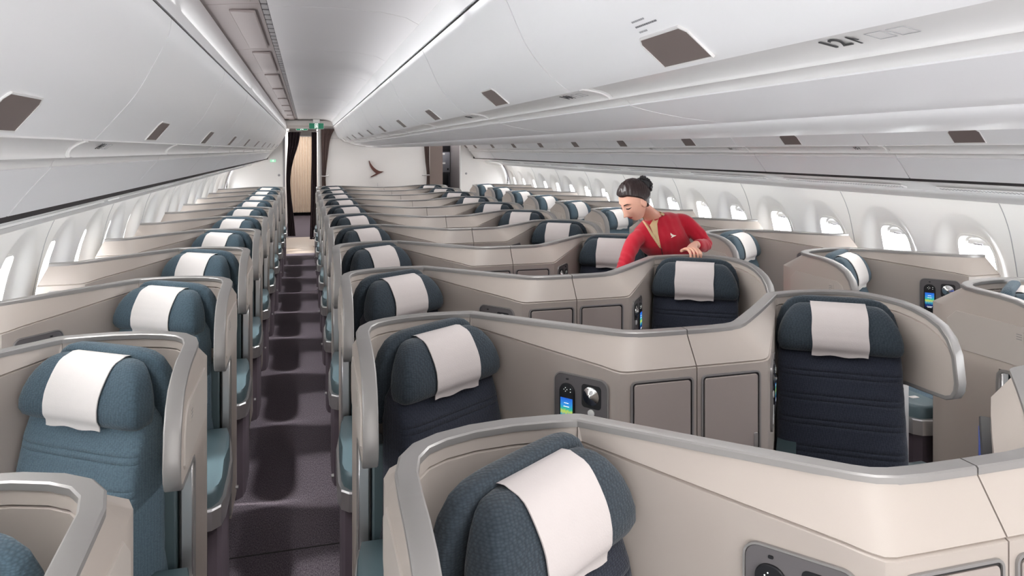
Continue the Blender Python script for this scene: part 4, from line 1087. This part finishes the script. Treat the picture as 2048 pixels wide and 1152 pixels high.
# sleeve and waist creases
jm = remesh(b_, .006, 5, .5)
for v in jm.vertices:
    p = v.co
    w_ = .0020*sin(p.z*60+p.x*50+2*sin(p.x*23))*sin(p.x*40-p.z*30+1.3)
    ar = math.exp(-((p-EL).length/.11)**2)+.5*math.exp(-((p-ER).length/.11)**2)
    w_ += ar*.0030*sin((p.z*1.0+p.x*.6)*120+4*sin(p.x*31+p.y*17))
    v.co = p+v.normal*w_
jb = bvh_of(jm.copy() if False else jm)
jk = pobj('jacket', jm, 'red')
jb_me = jk.data.copy(); jb_me.transform(Matrix.Translation(ORG)); jb = bvh_of(jb_me)
CA = Vector((.962, -.273, 0)); CN = Vector((-.40, -.90, .17)).normalized(); CA = (CA-CN*CA.dot(CN)).normalized(); CB = CN.cross(CA)*-1
if CB.z < 0: CB = -CB
CO = Vector((2.130, 4.20, 1.386))
def cp(pts, s_=.00314): return [((x-1303)*s_, -(y-430)*s_) for x, y in pts]
decal('blouse_collar', jb, (CO, CA, CB, CN), cp([(1303, 417), (1312, 421), (1314, 433), (1309, 450), (1310, 470), (1315, 497), (1311, 492), (1299.6, 469), (1294, 452), (1302, 440), (1304, 430)]), .0035, 'cream_cloth', jk, .004)
decal('blouse_edge', jb, (CO, CA, CB, CN), cp([(1279.5, 442), (1283, 441), (1300, 470), (1316, 498), (1312, 497), (1296, 473)]), .0035, 'cream_cloth', jk, .004)
decal('blouse_inner', jb, (CO, CA, CB, CN), cp([(1283, 441), (1294, 452), (1299.6, 469), (1303, 476)]), .0015, 'lip', jk, .002)
decal('jacket_opening', jb, (CO, CA, CB, CN), cp([(1315, 498), (1316.5, 497.5), (1321, 520), (1319.5, 520)]), .0012, 'gap', jk, .002)
# standing collar round the neck
bc = bmesh.new(); rg = []
nd = (necktop-neckb).normalized()
for hgt, w, d in ((-.012, .070, .064), (.018, .064, .060), (.040, .060, .0575)):
    rg.append([p for p in ering(neckb+nd*hgt+Vector((.006, .004, 0)), lat, w, d, 40, 2)])
V = [[bc.verts.new(p) for p in r] for r in rg]
for a_, c_ in zip(V, V[1:]):
    for i in range(40):
        ang_ = 360*i/40
        if 55 < ang_ < 205: continue      # open at the throat
        bc.faces.new((a_[i], a_[(i+1) % 40], c_[(i+1) % 40], c_[i]))
bmesh.ops.recalc_face_normals(bc, faces=bc.faces); rt = bmesh.ops.extrude_face_region(bc, geom=bc.faces[:])
cc_ = neckb
for v in [g for g in rt['geom'] if isinstance(g, bmesh.types.BMVert)]: v.co += ((v.co-cc_)*Vector((1, 1, 0))).normalized()*.0035 if False else Vector(((v.co-cc_).x, (v.co-cc_).y, 0)).normalized()*.0035
bmesh.ops.delete(bc, geom=[v for v in bc.verts if not v.link_faces], context='VERTS')
pobj('collar', bc, 'cream_cloth', jk)
# pin on the chest
bp_ = bmesh.new(); po = CO+CA*((1338-1303)*.00314)+CB*(-(470-430)*.00314)
h_, n_, i_, d_ = jb.ray_cast(po+CN*.3, -CN)
if h_ is not None:
    emblem(bp_, .000085, (h_+CN*.002, CA, CB, CN), .0025); pobj('pin', bp_, 'pin', jk, 30)
# fingernails on the near hand
# --- skirt, shoes
b_ = bmesh.new(); loops(b_, [ering(c, (1, .1, .02), w, d, 32, 2.3) for c, w, d in ((Vector((2.575, 4.33, .93)), .165, .118), (Vector((2.58, 4.33, .80)), .182, .128), (Vector((2.59, 4.33, .62)), .178, .115), (Vector((2.60, 4.33, .47)), .165, .10))]); pobj('skirt', b_, 'red', person, 50)
b_ = bmesh.new()
for (x, y) in ((2.52, 4.30), (2.71, 4.34)):
    loops(b_, [[Vector((x+w*cos(q), y+yy, z+h*sin(q))) for q in [2*pi*i/16 for i in range(16)]] for yy, w, z, h in ((.06, .020, .045, .042), (.04, .034, .05, .048), (-.02, .037, .042, .04), (-.08, .042, .034, .032), (-.13, .036, .026, .024), (-.16, .018, .018, .014))])
pobj('shoes', b_, 'shoe', person, 60)
